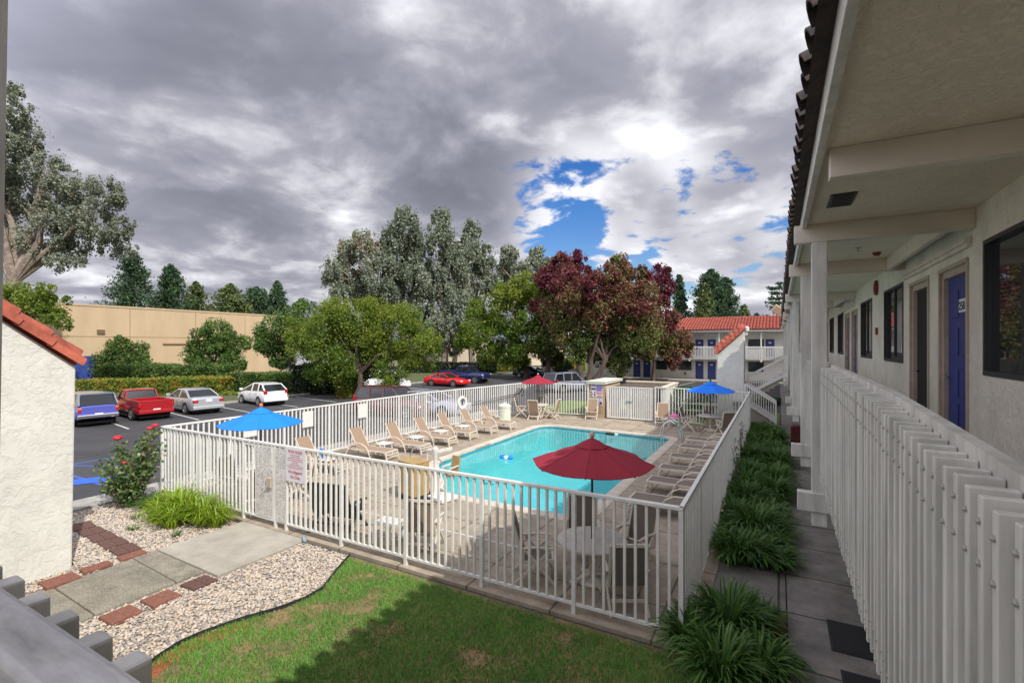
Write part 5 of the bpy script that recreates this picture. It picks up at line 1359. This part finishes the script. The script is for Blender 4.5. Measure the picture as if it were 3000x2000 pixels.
    if spec.get('bed'):
        a,b_,zf_,zt = spec['bed']  # x from,to, floor, rail top
        MB().box(a,b_,-w_*.97,-w_*.86,zf_,zt).box(a,b_,w_*.86,w_*.97,zf_,zt).box(a,a+.07,-w_*.86+.001,w_*.86-.001,zf_,zt).box(b_-.06,b_,-w_*.86+.001,w_*.86-.001,zf_,zt).build('bed_side',pm,t,bevel=.02)
        MB().box(a+.08,b_-.07,-w_*.855,w_*.855,zf_+.03,zf_+.05).build('bed_floor',M['black'],t)
    return t
sedan = dict(L=4.8,W=1.82,top=[(-2.4,.98),(-1.9,1.03),(-1.3,1.0),(.9,.96),(1.6,.90),(2.2,.78),(2.4,.66)],green=[(-1.75,1.01),(-.95,1.40),(.15,1.43),(1.15,.95)],pillars=[(-.35,.0)],axles=(-1.40,1.38),doors=(-1.05,-.3,.85),tail_z=.80,tail=(.28,.17),plate_z=.83,wr=.33)
hatch = dict(L=4.1,W=1.70,top=[(-2.05,.98),(-1.6,1.05),(0,1.0),(1.0,.95),(1.6,.86),(2.05,.66)],green=[(-2.0,1.02),(-1.38,1.46),(-.15,1.50),(1.50,.92)],pillars=[(-1.05,.08),(-.1,.0)],axles=(-1.22,1.28),doors=(-.95,-.05,.95),tail_z=.95,tail=(.20,.26),plate_z=.86,wr=.30,rw=.74,pw=.10)
pick = dict(L=4.9,W=1.74,top=[(-2.45,.78),(-.42,.78),(-.40,1.05),(.8,1.02),(1.9,.98),(2.45,.80)],green=[(-.30,1.05),(-.14,1.56),(.62,1.58),(1.10,1.02)],pillars=[(.05,.0)],axles=(-1.42,1.52),doors=(-.25,.85),tail_z=.86,tail=(.10,.24),plate_z=.58,wr=.34,bed=(-2.44,-.45,.74,1.12),bump_z=.50,rw=.78,zb=.34)
shell = dict(L=4.9,W=1.74,top=[(-2.45,1.08),(-.2,1.06),(.8,1.02),(1.9,.98),(2.45,.80)],green=[(-2.40,1.10),(-2.05,1.66),(.55,1.62),(1.10,1.02)],pillars=[(-.35,.0),(.1,.0)],axles=(-1.42,1.52),doors=(-.25,.85),tail_z=.84,tail=(.13,.18),plate_z=.62,wr=.36,bump_z=.56,bumper=M['chrome'],shell=M['p_shell'],amber=True,rw=.80,zb=.36,panels=[(-2.2,-1.75)])
coupe = dict(L=4.6,W=1.80,top=[(-2.3,.92),(-1.7,.96),(-.6,.90),(.8,.86),(1.7,.76),(2.3,.58)],green=[(-1.55,.94),(-.85,1.27),(-.05,1.30),(.85,.86)],pillars=[(-.45,.0)],axles=(-1.32,1.32),doors=(-.4,.9),tail_z=.78,plate_z=.6,wr=.33,head_z=.60)
bigp = dict(L=5.7,W=1.95,top=[(-2.85,.92),(-.72,.92),(-.70,1.22),(1.0,1.20),(2.3,1.15),(2.85,.98)],green=[(-.62,1.22),(-.45,1.82),(.75,1.84),(1.25,1.20)],pillars=[(.1,.0)],axles=(-1.75,1.85),doors=(-.5,1.0),tail_z=1.0,tail=(.12,.26),plate_z=.62,wr=.40,bed=(-2.84,-.75,.88,1.30),bump_z=.62,bumper=M['chrome'],grille=True,head_z=.95,rw=.80,zb=.42)
suv = dict(L=4.6,W=1.80,top=[(-2.3,1.05),(-1.8,1.08),(.6,1.05),(1.5,1.0),(2.3,.82)],green=[(-2.25,1.08),(-1.95,1.68),(.35,1.70),(1.05,1.03)],pillars=[(-1.15,.0),(-.2,.0)],axles=(-1.35,1.42),doors=(-1.05,-.15,.85),tail_z=1.05,tail=(.16,.30),plate_z=.85,wr=.35,rw=.80)
ZL = -.06
FR = R(174)  # noses towards the kerb on the left
car('pickup_truck','violet blue pickup with grey camper shell, partly behind the stucco wing wall','truck',(-32.75,11.5,ZL),FR,shell,M['p_blue'])
car('pickup_truck','dark red pickup truck with open bed, parked beside the violet blue one','truck',(-32.5,14.0,ZL),FR,pick,M['p_red'])
car('sedan','silver sedan parked between the dark red pickup and the white hatchback','car',(-32.4,16.75,ZL),FR,sedan,M['p_silver'])
car('hatchback','white small hatchback near the clipped hedge','car',(-32.1,21.3,ZL),FR-R(3),hatch,M['p_white'])
def uv(u,v,z=ZL):
    d = (CAMH-z)*FPX/(v-792); return bearing(u,d)
def carat(name,label,cat,u,v,rz,spec,pm): x,y = uv(u,v); return car(name,label,cat,(x,y,ZL),rz,spec,pm)
carat('coupe','bright red low coupe in front of the navy pickup','car',1027,886,R(2),coupe,M['p_bright'])
carat('pickup_truck','navy blue full size pickup truck behind the red coupe','truck',1068,878,R(2),bigp,M['p_navy'])
carat('suv','dark maroon wagon behind the pool fence under the green tree','car',905,954,R(8),suv,M['p_maroon'])
carat('sedan','dark blue grey sedan roof just above the fence beside the maroon wagon','car',985,952,R(8),sedan,M['p_lilac'])
carat('suv','white van mostly hidden behind the green tree trunk','car',800,893,R(0),dict(suv,L=5.2),M['p_white'])
carat('suv','white delivery wagon behind the green tree, right of its trunk','car',885,893,R(5),suv,M['p_white'])
carat('sedan','dark navy sedan behind the twisted tree trunk, left of the white lorry','car',1222,866,R(0),sedan,M['p_dark'])
carat('sedan','dark green convertible low behind the far red umbrella','car',1312,874,R(-25),dict(coupe),M['p_dark'])
carat('suv','pale grey blue wagon behind the fence, left of the pump house','car',1303,899,R(66),dict(suv,L=4.1),mat('slate_paint',(.20,.21,.26),.3,coat=.7))
carat('hatchback','pale blue car half hidden behind the far right fence','car',1640,930,R(100),hatch,M['p_lilac'])
# small lorry
x_,y_ = uv(1262,863)
lo = thing('lorry','white cab lorry with green box body, parked facing the pool at the far end','lorry',(x_,y_,ZL),R(-68),'parked cars')
MB().box(.9,2.6,-.95,.95,.55,1.35).build('cab_base',M['p_white'],lo,bevel=.08)
cb2 = MB().loft([[(1.0,.92,1.35),(1.0,.85,2.35),(1.0,-.85,2.35),(1.0,-.92,1.35)],[(2.2,.90,1.35),(2.1,.80,2.35),(2.1,-.80,2.35),(2.2,-.90,1.35)],[(2.58,.88,1.35),(2.2,.78,2.30),(2.2,-.78,2.30),(2.58,-.88,1.35)]]).build('cab',M['p_white'],lo)
MB().add([(2.60,.78,1.42),(2.60,-.78,1.42),(2.26,-.70,2.22),(2.26,.70,2.22),(2.55,.78,1.42),(2.55,-.78,1.42),(2.2,-.70,2.22),(2.2,.70,2.22)],[(0,1,2,3),(7,6,5,4),(3,2,6,7),(0,4,5,1),(0,3,7,4),(1,5,6,2)]).build('windscreen',M['car_glass'],cb2)
MB().box(-2.9,.8,-1.05,1.05,.9,2.9).build('box_body',M['p_green'],lo,bevel=.03); MB().box(-2.9,2.5,-.45,.45,.5,.85).build('chassis',M['black'],lo)
for xw_ in (-1.8,1.8):
    for s_ in (-1,1): MB().lathe([(.25,-.13),(.40,-.12),(.42,0),(.40,.12),(.25,.13)],n=20,axis='y').xf(Matrix.Translation((xw_,s_*.86,.42))).build('wheel',M['tyre'],lo,smooth=True)
for s_ in (-1,1): MB().box(2.6,2.64,*sorted((s_*.55,s_*.85)),.8,.98).build('headlight',M['head'],lo)
# ------------------------------------------------------------------ strap-leaf plants
def lily_mesh(name,n,rad,hh,seed,w_=.012,m=None,core=.12):
    rg = np.random.default_rng(seed); mb = MB(); tint = []
    for i in range(n):
        a = rg.uniform(0,2*PI); r0 = core*math.sqrt(rg.uniform(0,1)); bx,by = r0*math.cos(a+rg.normal()*.5),r0*math.sin(a+rg.normal()*.5)
        spread = rg.uniform(.25,1)**.7; Ln = rg.uniform(.75,1.15)
        ca,sa = math.cos(a),math.sin(a); px_,py_ = -sa,ca
        pts = []; K = 6; w0 = w_*rg.uniform(.7,1.3); tw_ = rg.normal()*.3
        tx_,ty_,tz__ = rad*spread*Ln, 0, hh*Ln*(1.25-.55*spread)
        for k in range(K+1):
            t = k/K
            d = tx_*t**1.25; z = tz__*(1.9*t-1.15*t*t*(0.6+spread*.65)); z = max(z,-.02+.02*k)
            pts.append((bx+ca*d+px_*tw_*t*t*.15, by+sa*d+py_*tw_*t*t*.15, z))
        base = len(mb.v)
        for k,p in enumerate(pts):
            t = k/K; ww = w0*(1-.85*t**3)*(.7+.6*min(t*3,1)*.5)
            sag = ww*.35
            mb.v += [(p[0]-px_*ww,p[1]-py_*ww,p[2]),(p[0],p[1],p[2]-sag),(p[0]+px_*ww,p[1]+py_*ww,p[2])]
        for k in range(K):
            b_ = base+3*k; mb.f += [(b_,b_+1,b_+4,b_+3),(b_+1,b_+2,b_+5,b_+4)]
        tv = np.clip(rg.normal(.5,.22),0,1); tint += [tv]*(2*K)
    o = mb.build(name,m or F['lily'],smooth=True)
    at = o.data.attributes.new('tint','FLOAT','FACE'); at.data.foreach_set('value',np.array(tint,dtype=np.float32))
    return o
protos = [lily_mesh('strap_leaf_plant',n_,r_,h_,s_,w_,core=c_) for s_,n_,r_,h_,w_,c_ in ((1,300,.58,.62,.018,.18),(2,240,.50,.50,.024,.22),(3,340,.62,.56,.016,.25))]
used_p = [False]*3
def put_lily(x,y,s_,label,group=None,k=None,z=-.03):
    k = random.randrange(3) if k is None else k
    o = protos[k] if not used_p[k] else protos[k].copy()
    if used_p[k]: COL.objects.link(o)
    used_p[k] = True
    o.location = (x,y,z); o.rotation_euler = (0,0,random.uniform(0,6.28)); o.scale = (s_,s_,s_*random.uniform(.85,1.1))
    tag(o,label,'plant',group)
for x,y,s_,lab in ((-.62,7.35,1.15,'big dark strap leaf clump at the outer corner of the pool fence'),(-1.0,6.8,.95,'strap leaf clump spilling in front of the fence corner post'),(-.22,6.75,.95,'strap leaf clump lying against the edge of the walk in front'),(-.62,6.3,.98,'nearest strap leaf clump, at the bottom by the bare soil'),(-.25,7.9,.7,'small strap leaf clump just before the cross slab')):
    put_lily(x,y,s_,lab)
y = 10.2; i = 0
while y < 25.6:
    for x in (-.80,-.45,-.12):
        put_lily(x+random.uniform(-.1,.1),y+random.uniform(-.15,.15),random.uniform(.62,1.15),'dark green strap leaf clump in the planted strip between right pool fence and walk','strap leaf clumps in the strip beside the walk')
    y += .70
g_l = thing('lime_grass_clump','bright lime grass clump against the front fence, right of the rose bush','plant',(-12.2,6.30,-.05))
for (x,y,s_) in ((-.9,.05,1.0),(-.25,-.05,1.15),(.45,.0,1.05),(.95,.05,.8),(-.5,-.45,.75),(.15,-.5,.8)):
    o = lily_mesh('tuft',190,.62,.66,int(100+x*10),.014,F['lily_y'],core=.22); o.parent = g_l; o.location = (x,y,0); o.scale = (s_,s_,s_)
g_m = thing('lime_grass_clump','darker low grass clump at the foot of the rose bush, beside the lime one','plant',(-13.9,6.35,-.05))
o = lily_mesh('tuft',220,.55,.40,77,.011,F['lily'],core=.25); o.parent = g_m
for i,(x,y) in enumerate(((-12.6,5.3),(-11.4,5.55),(-13.4,5.7))):
    o = lily_mesh('weed',26,.10,.07,200+i,.008,F['hedge'],core=.08); o.location = (x,y,-.03); o.scale = (1.3,1.3,1)
    tag(o,('small weed among the pebbles left of the lime grass','small weed among the pebbles beside the gate slab','small weed among the pebbles under the rose bush')[i],'weed','weeds among the pebbles')
# rose bush
rb = thing('rose_bush','thorny rose bush with red blooms in front of the fence corner','bush',(-14.55,6.0,-.05))
mb = MB(); P = []; rgx = np.random.default_rng(5); tips = []
for i in range(26):
    a = rgx.uniform(0,2*PI); r_ = rgx.uniform(.2,.75); h = rgx.uniform(.8,1.55)
    tip = Vector((math.cos(a)*r_,math.sin(a)*r_,h)); tips.append(tip)
    mid = Vector((tip.x*.5+rgx.normal()*.05,tip.y*.5+rgx.normal()*.05,h*.5))
    mb.tube([(tip.x*.1,tip.y*.1,-.1),mid,tip],[.014,.010,.004],5)
    for k in range(70):
        t = rgx.uniform(.2,1); c = Vector((0,0,0)).lerp(mid,min(1,2*t)) if t < .5 else mid.lerp(tip,2*t-1)
        P.append((c.x+rgx.normal()*.085,c.y+rgx.normal()*.085,max(.1,c.z+rgx.normal()*.07)))
for (tx_,ty_,h) in ((.55,.25,2.0),(.70,.30,2.08),(.45,.15,1.85),(-.30,-.1,1.72),(.9,.35,1.45)):
    mb.tube([(0.05,0,.1),(tx_*.6,ty_*.6,h*.55),(tx_,ty_,h)],[.014,.010,.004],5)
    for k in range(75):
        t = rgx.uniform(.35,.97); P.append((tx_*t+rgx.normal()*.07,ty_*t+rgx.normal()*.07,h*t+rgx.normal()*.05))
mb.build('canes',M['bark'],rb,smooth=True)
P = np.array(P); P = np.concatenate([P, P+rgx.normal(size=P.shape)*.06]); leafmesh('leaves',P,.08,rgx.uniform(0,1,len(P)),F['rose'],rb,aspect=.7)
RM = mat('rose_petals',(.55,.008,.02),.6)
for (x,y,z,s_) in ((.55,.25,2.00,.07),(.70,.30,2.08,.065),(-.30,-.10,1.72,.095),(.22,.35,1.42,.08),(.30,-.2,1.2,.05)):
    mb = MB(); rings = []
    for k in range(4):
        rr = s_*(.5+.5*math.sin(k*.9+.4)); rings.append([(rr*math.cos(2*PI*j/9)*(1+.2*math.sin(j*4+k)),rr*math.sin(2*PI*j/9)*(1+.2*math.cos(j*3)),k*s_*.35) for j in range(9)])
    mb.loft(rings); o = mb.build('bloom',RM,rb); o.location = (x,y,z)
# climbing sprigs on the right fence
sgp = thing('fence_sprig','sparse twiggy climber growing through the right pool fence','plant',(-1.08,14.2,0))
mb = MB(); P = []
for i in range(7):
    h = rgx.uniform(.9,1.55); yy = rgx.normal()*.35; mb.tube([(.05,yy*.4,0),(.08,yy,h*.6),(.05+rgx.normal()*.05,yy+rgx.normal()*.1,h)],[.008,.006,.003],5)
    for k in range(16): P.append((.06+rgx.normal()*.06,yy+rgx.normal()*.08,h*rgx.uniform(.65,1.03)))
mb.build('twigs',M['bark'],sgp); P = np.array(P); leafmesh('leaves',P,.07,rgx.uniform(0,.6,len(P)),F['rose'],sgp)
copy_tree(sgp,(-1.08,18.6,0),R(180),'sparse twiggy climber farther along the right pool fence')

# ------------------------------------------------------------------ hedges and shrubs
def hedge(label,u0,u1,vt,vb,dep,thick,fm,leaves,leaf,name='hedge',cat='hedge',wob=.35,z0=-.05):
    xa,ya = bearing(u0,dep); xb,yb = bearing(u1,dep); Ln = math.hypot(xb-xa,yb-ya)
    hh = hgt(vt,dep)-z0
    t = thing(name,label,cat,(xa,ya,z0),math.atan2(yb-ya,xb-xa))
    n_ = leaves; x = rng.uniform(0,Ln,n_); f = rng.choice(4,n_,p=(.35,.25,.3,.1))
    topz = hh*(1-.10*wob*2*(.5+.5*np.sin(x*1.7+1)*np.cos(x*.9)))
    y = np.where(f == 0,rng.uniform(0,.25,n_),np.where(f == 3,rng.uniform(thick-.3,thick,n_),rng.uniform(0,thick,n_)))
    z = np.where(f == 1,topz*rng.uniform(.9,1.02,n_),topz*rng.uniform(.02,1,n_))
    P = np.stack([x,y,z],1)+rng.normal(size=(n_,3))*.07*wob*2
    P[:,2] = np.maximum(P[:,2],.03)
    tint = .5+.3*np.sin(x*2.3+z*3)*np.cos(z*2.7-x)+rng.normal(size=n_)*.2
    leafmesh('foliage',P,leaf,tint,fm,t)
    mb = MB(); k = max(2,int(Ln/1.2))
    for i in range(k):
        xx = (i+.5)*Ln/k; mb.tube([(xx,thick/2,-.1),(xx+random.uniform(-.1,.1),thick/2,hh*.5),(xx+random.uniform(-.2,.2),thick/2,hh*.85)],[.05,.035,.01],5)
    mb.build('stems',M['bark'],t)
    return t
hedge('clipped olive green hedge behind the silver sedan, touched with orange tips',338,505,868,920,39,2.2,F['hedge_y'],16000,.16)
hedge('dense dark green hedge behind the white hatchback',497,668,858,925,41,3,F['hedge'],17000,.15)
hedge('low straggling shrubs with red tips behind the blue pickup',165,345,872,905,41,2,F['hedge_y'],8000,.17)
hedge('taller bushy shrubs behind the clipped olive hedge',215,520,838,900,47,3,F['hedge'],20000,.20,wob=.9)
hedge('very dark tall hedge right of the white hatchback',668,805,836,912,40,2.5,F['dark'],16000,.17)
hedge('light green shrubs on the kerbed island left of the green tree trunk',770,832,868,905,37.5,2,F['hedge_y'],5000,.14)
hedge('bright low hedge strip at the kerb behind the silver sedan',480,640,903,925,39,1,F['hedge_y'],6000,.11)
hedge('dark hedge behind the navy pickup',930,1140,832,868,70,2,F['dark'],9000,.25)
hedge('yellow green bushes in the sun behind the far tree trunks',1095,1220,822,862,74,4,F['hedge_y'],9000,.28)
hedge('yellow green bushes right of the white lorry',1280,1345,824,856,75,4,F['hedge_y'],5000,.28)
hedge('trimmed dark green hedge behind the far right fence, under the picnic table',1530,1650,890,935,27.6,1,F['hedge'],6000,.10)
hedge('small shrubs beside the far staircase, next to the walk',1745,1795,915,950,33,2,F['hedge'],5000,.10)
# ------------------------------------------------------------------ trees
tree('pear_tree','rounded yellow green tree with dark trunk behind the pool fence','tree',828,36.8,915,
     [(760,760,62,.55),(830,740,62,.75),(900,770,66,.7),(960,800,58,.65),(720,790,48,.5),(840,800,70,.45),(780,840,50,.4),(900,850,45,.6),(860,715,42,.9),(765,715,40,.75),(985,790,32,.6),(930,735,42,.7),(700,800,40,.5),(735,850,38,.35),(820,850,36,.4),(870,800,50,.6),(790,780,50,.7),(845,760,46,.65),(680,760,34,.6)],
     F['green'],78000,.145,.24,855,bark='bark')
tree('young_tree','green tree left of the rounded yellow green tree, with a slim trunk','tree',665,47,880,
     [(630,770,45,.45),(665,740,40,.6),(700,725,38,.55),(650,810,36,.4),(610,790,30,.5),(715,780,40,.6)],F['green2'],20000,.20,.16,800)
tree('young_tree','bushy green tree in front of the middle of the tan warehouse','tree',492,52,880,
     [(495,758,32,.75),(468,785,34,.6),(520,785,34,.55),(550,790,24,.7),(440,815,26,.6),(490,825,42,.4),(535,830,30,.45),(470,850,34,.3)],F['green2'],22000,.22,.16,845)
tree('young_tree','smaller loose green tree in front of the blue door of the tan warehouse','tree',275,54,885,
     [(235,800,26,.55),(275,795,24,.65),(315,805,26,.5),(245,835,32,.4),(300,840,34,.4),(330,830,18,.6),(270,865,30,.3)],F['green2'],15000,.22,.12,850)
tree('oak_tree','spreading green tree with twisted trunk left of the red leaved tree','tree',1210,60,868,
     [(1110,720,42,.6),(1160,690,46,.75),(1215,700,50,.7),(1250,670,36,.6),(1090,770,40,.5),(1150,760,52,.5),(1215,770,54,.35),(1120,815,38,.45),(1185,815,38,.3),(1262,760,44,.35),(1062,785,22,.55),(1200,655,30,.8)],F['green'],34000,.30,.42,815,ntips=8)
tree('sweetgum_tree','large tree with crimson crown tips fading to green below, left of two','tree',1258,57,872,
     [(1290,605,28,.85),(1325,598,26,.95),(1262,640,34,.9),(1300,650,40,.8),(1240,700,26,.75),(1275,720,42,.5),(1270,790,42,.25),(1330,640,30,.85),(1350,620,12,.9),(1300,700,40,.6),(1240,790,36,.25),(1290,830,30,.15)],F['autumn'],26000,.30,.34,812)
tree('sweetgum_tree','large thick trunked tree, orange red above and green below, in front of the far motel','tree',1352,51,880,
     [(1420,612,30,.55),(1400,640,36,.6),(1450,650,34,.55),(1350,690,42,.35),(1410,700,50,.45),(1470,700,46,.6),(1340,745,44,.22),(1400,765,52,.25),(1460,770,50,.25),(1330,795,36,.15),(1380,810,36,.2),(1440,812,28,.15),(1500,760,34,.45),(1475,620,14,.6),(1300,770,40,.2),(1420,835,30,.15),(1360,660,36,.8),(1385,720,44,.5),(1350,720,46,.55),(1430,690,44,.75),(1300,640,30,.85),(1310,690,34,.6),(1480,800,30,.3)],F['autumn'],84000,.26,.55,825,stems=3,ntips=5)
tree('sweetgum_tree','deep red tree drooping over the far balcony, rightmost of the three','tree',1500,54,878,
     [(1515,630,26,.95),(1490,650,28,.9),(1530,665,24,1.0),(1505,700,34,.85),(1530,735,32,.75),(1560,780,30,.6),(1535,800,30,.5),(1578,800,22,.65),(1500,770,28,.7),(1545,830,18,.75)],F['autumn'],26000,.25,.22,800)
E4 = dict(drape=1.0,down=.9,squash=(.85,.85,1.15),bark='bark_pale',sub=.22,k=30)
tree('eucalyptus_tree','leftmost silver tree of the central group, brownish grey','tree',850,76,850,
     [(770,620,34,.6),(800,580,36,.7),(840,560,36,.75),(870,620,44,.5),(820,650,44,.5),(780,670,26,.45),(850,690,40,.4)],F['euc'],40500,.35,.5,720,**E4)
tree('eucalyptus_tree','tallest silver grey tree of the central group','tree',925,78,850,
     [(930,510,38,.35),(900,550,38,.4),(960,560,40,.35),(920,610,48,.4),(970,630,44,.4),(900,680,40,.45),(960,700,44,.35),(925,490,22,.3),(990,760,24,.5)],F['euc'],56700,.35,.6,730,**E4)
tree('eucalyptus_tree','silver grey tree with a pointed top right of the tallest one','tree',1020,77,850,
     [(1015,500,26,.3),(1010,540,36,.35),(1040,600,44,.4),(1000,650,40,.45),(1050,680,46,.45),(1020,740,42,.5),(1075,740,34,.45),(1000,790,28,.5),(1040,790,24,.5)],F['euc'],51300,.35,.6,740,**E4)
tree('eucalyptus_tree','right hand silver grey tree of the central group with draping foliage','tree',1085,80,850,
     [(1085,525,24,.35),(1070,570,36,.4),(1110,590,38,.4),(1100,640,40,.45),(1130,650,26,.4),(1090,700,38,.5)],F['euc'],37800,.35,.5,720,**E4)
tree('eucalyptus_tree','smaller grey tree behind, between the central group and the crimson tree','tree',1180,95,845,
     [(1170,585,24,.45),(1160,620,30,.45),(1200,630,32,.4),(1180,665,34,.5),(1150,670,24,.5)],F['euc'],16000,.5,.4,700,**E4)
tree('eucalyptus_tree','farthest grey tree with open crown beside the crimson tree','tree',1240,98,845,
     [(1235,580,20,.5),(1225,610,24,.5),(1255,620,26,.5),(1240,650,28,.5),(1262,600,14,.5)],F['euc'],12000,.5,.3,700,**E4)
tree('eucalyptus_tree','huge olive grey tree overhanging the left edge of the picture','tree',20,38,905,
     [(30,250,42,.4),(60,310,48,.45),(10,330,60,.4),(110,390,50,.4),(50,430,70,.5),(-20,450,90,.5),(180,430,42,.35),(240,440,44,.35),(140,480,58,.5),(215,500,60,.4),(280,520,30,.35),(100,540,56,.55),(170,560,48,.45),(255,560,36,.4),(305,575,18,.35),(40,560,56,.6),(-60,360,70,.5),(130,600,26,.4),(35,205,22,.4),(-50,560,60,.5),(180,598,18,.4)],F['euc_left'],90000,.175,.55,640,drape=.8,down=.8,bark='bark_pale',ntips=12,sub=.19,k=32)
tree('leafy_tree','small bright green tree below the huge olive grey tree, over the clay cap','tree',60,30,905,
     [(30,680,40,.6),(80,690,40,.65),(120,715,34,.6),(60,720,44,.5),(145,740,20,.5),(0,700,40,.6),(155,690,12,.6),(100,670,24,.7)],F['green'],16000,.14,.12,740)
def conifer(label,u,d,vt,wpx,fm=F['conifer'],n_=9000,leaf=.5,sparse=False,base_v=800,seed=1,taper=.8):
    r2 = np.random.default_rng(seed); x,y = bearing(u,d); H = hgt(vt,d); W = wpx/FPX*d/2*1.5
    t = thing('conifer_tree',label,'tree',(x,y,-.1))
    P = []; T = []; mb = MB(); nl = 14 if sparse else 24
    mb.tube([(0,0,-.3),(0,0,H*.5),(0,0,H*.98)],[.35*H/20,.2*H/20,.03],7)
    zl = .25*H
    per = n_//(nl*(5 if sparse else 8))
    for i in range(nl):
        f = i/(nl-1); z = zl+(H-zl)*f; rr = W*((1-f)**taper)*r2.uniform(.8,1.12)+.25
        for k in range(5 if sparse else 8):
            a = r2.uniform(0,2*PI); L_ = rr*r2.uniform(.6,1.1)
            tip = (L_*math.cos(a),L_*math.sin(a),z-(.12 if not sparse else .02)*L_+ (.2*L_ if f < .4 else .25*L_)*.5)
            mb.bar((0,0,z),tip,.05,.05)
            q = r2.uniform(.25,1,per)
            pp = np.stack([tip[0]*q,tip[1]*q,z+(tip[2]-z)*q],1)+r2.normal(size=(per,3))*np.array([.42,.42,.16 if sparse else .40])*(rr/5+.35)
            P.append(pp); T.append(np.clip(r2.uniform(.2,.8)+r2.normal(size=per)*.2,0,1))
    P = np.concatenate(P); T = np.concatenate(T)
    global rng; keep = rng; rng = r2; leafmesh('crown',P,leaf,T,fm,t,down=.2); rng = keep
    mb.build('trunk',M['bark'],t)
conifer('tall dark pine with gaps, left of the conifer pair above the warehouse',303,98,583,110,seed=2,leaf=.5,n_=11000,taper=.6)
conifer('full dark conifer, right of the tall pine above the warehouse',392,104,610,105,seed=3,leaf=.5,n_=13000,taper=.75)
conifer('pale yellow green conifer beside the dark pair above the warehouse',450,112,650,70,F['conifer2'],6000,.6,seed=4,taper=.5)
conifer('brownish broad conifer above the middle of the warehouse',530,110,655,110,F['conifer2'],10000,.55,seed=5,taper=.6)
conifer('round topped dark conifer above the right end of the warehouse',590,115,662,100,seed=6,n_=10000,leaf=.55,taper=.45)
conifer('pointed dark conifer at the right end of the warehouse row',637,112,648,70,seed=7,n_=8000,leaf=.5,taper=.7)
conifer('narrow dark conifer between the deep red tree and the far motel roof',1560,92,634,50,seed=8,n_=6000,leaf=.42)
conifer('large dark green conifer above the far motel roof',1632,88,622,85,seed=9,n_=15000,leaf=.42,taper=.5)
conifer('lighter green conifer in front of the large one above the far roof',1620,80,655,50,F['conifer2'],6000,.4,seed=10,taper=.8)
conifer('broad conifer on the right side of the large one above the far roof',1665,90,640,60,seed=11,n_=9000,leaf=.42,taper=.45)
conifer('small distant conifer above the far roof near the column',1708,105,703,50,F['conifer2'],4000,.5,seed=12)
conifer('tiny distant conifer above the right end of the far roof',1738,110,722,40,seed=14,n_=3000,leaf=.5)
conifer('sparse layered cedar beside the eave above the far roof',1790,78,650,75,seed=13,n_=2600,leaf=.42,sparse=True,taper=.35)
for i,o in enumerate(protos):
    if not used_p[i]: bpy.data.objects.remove(o)
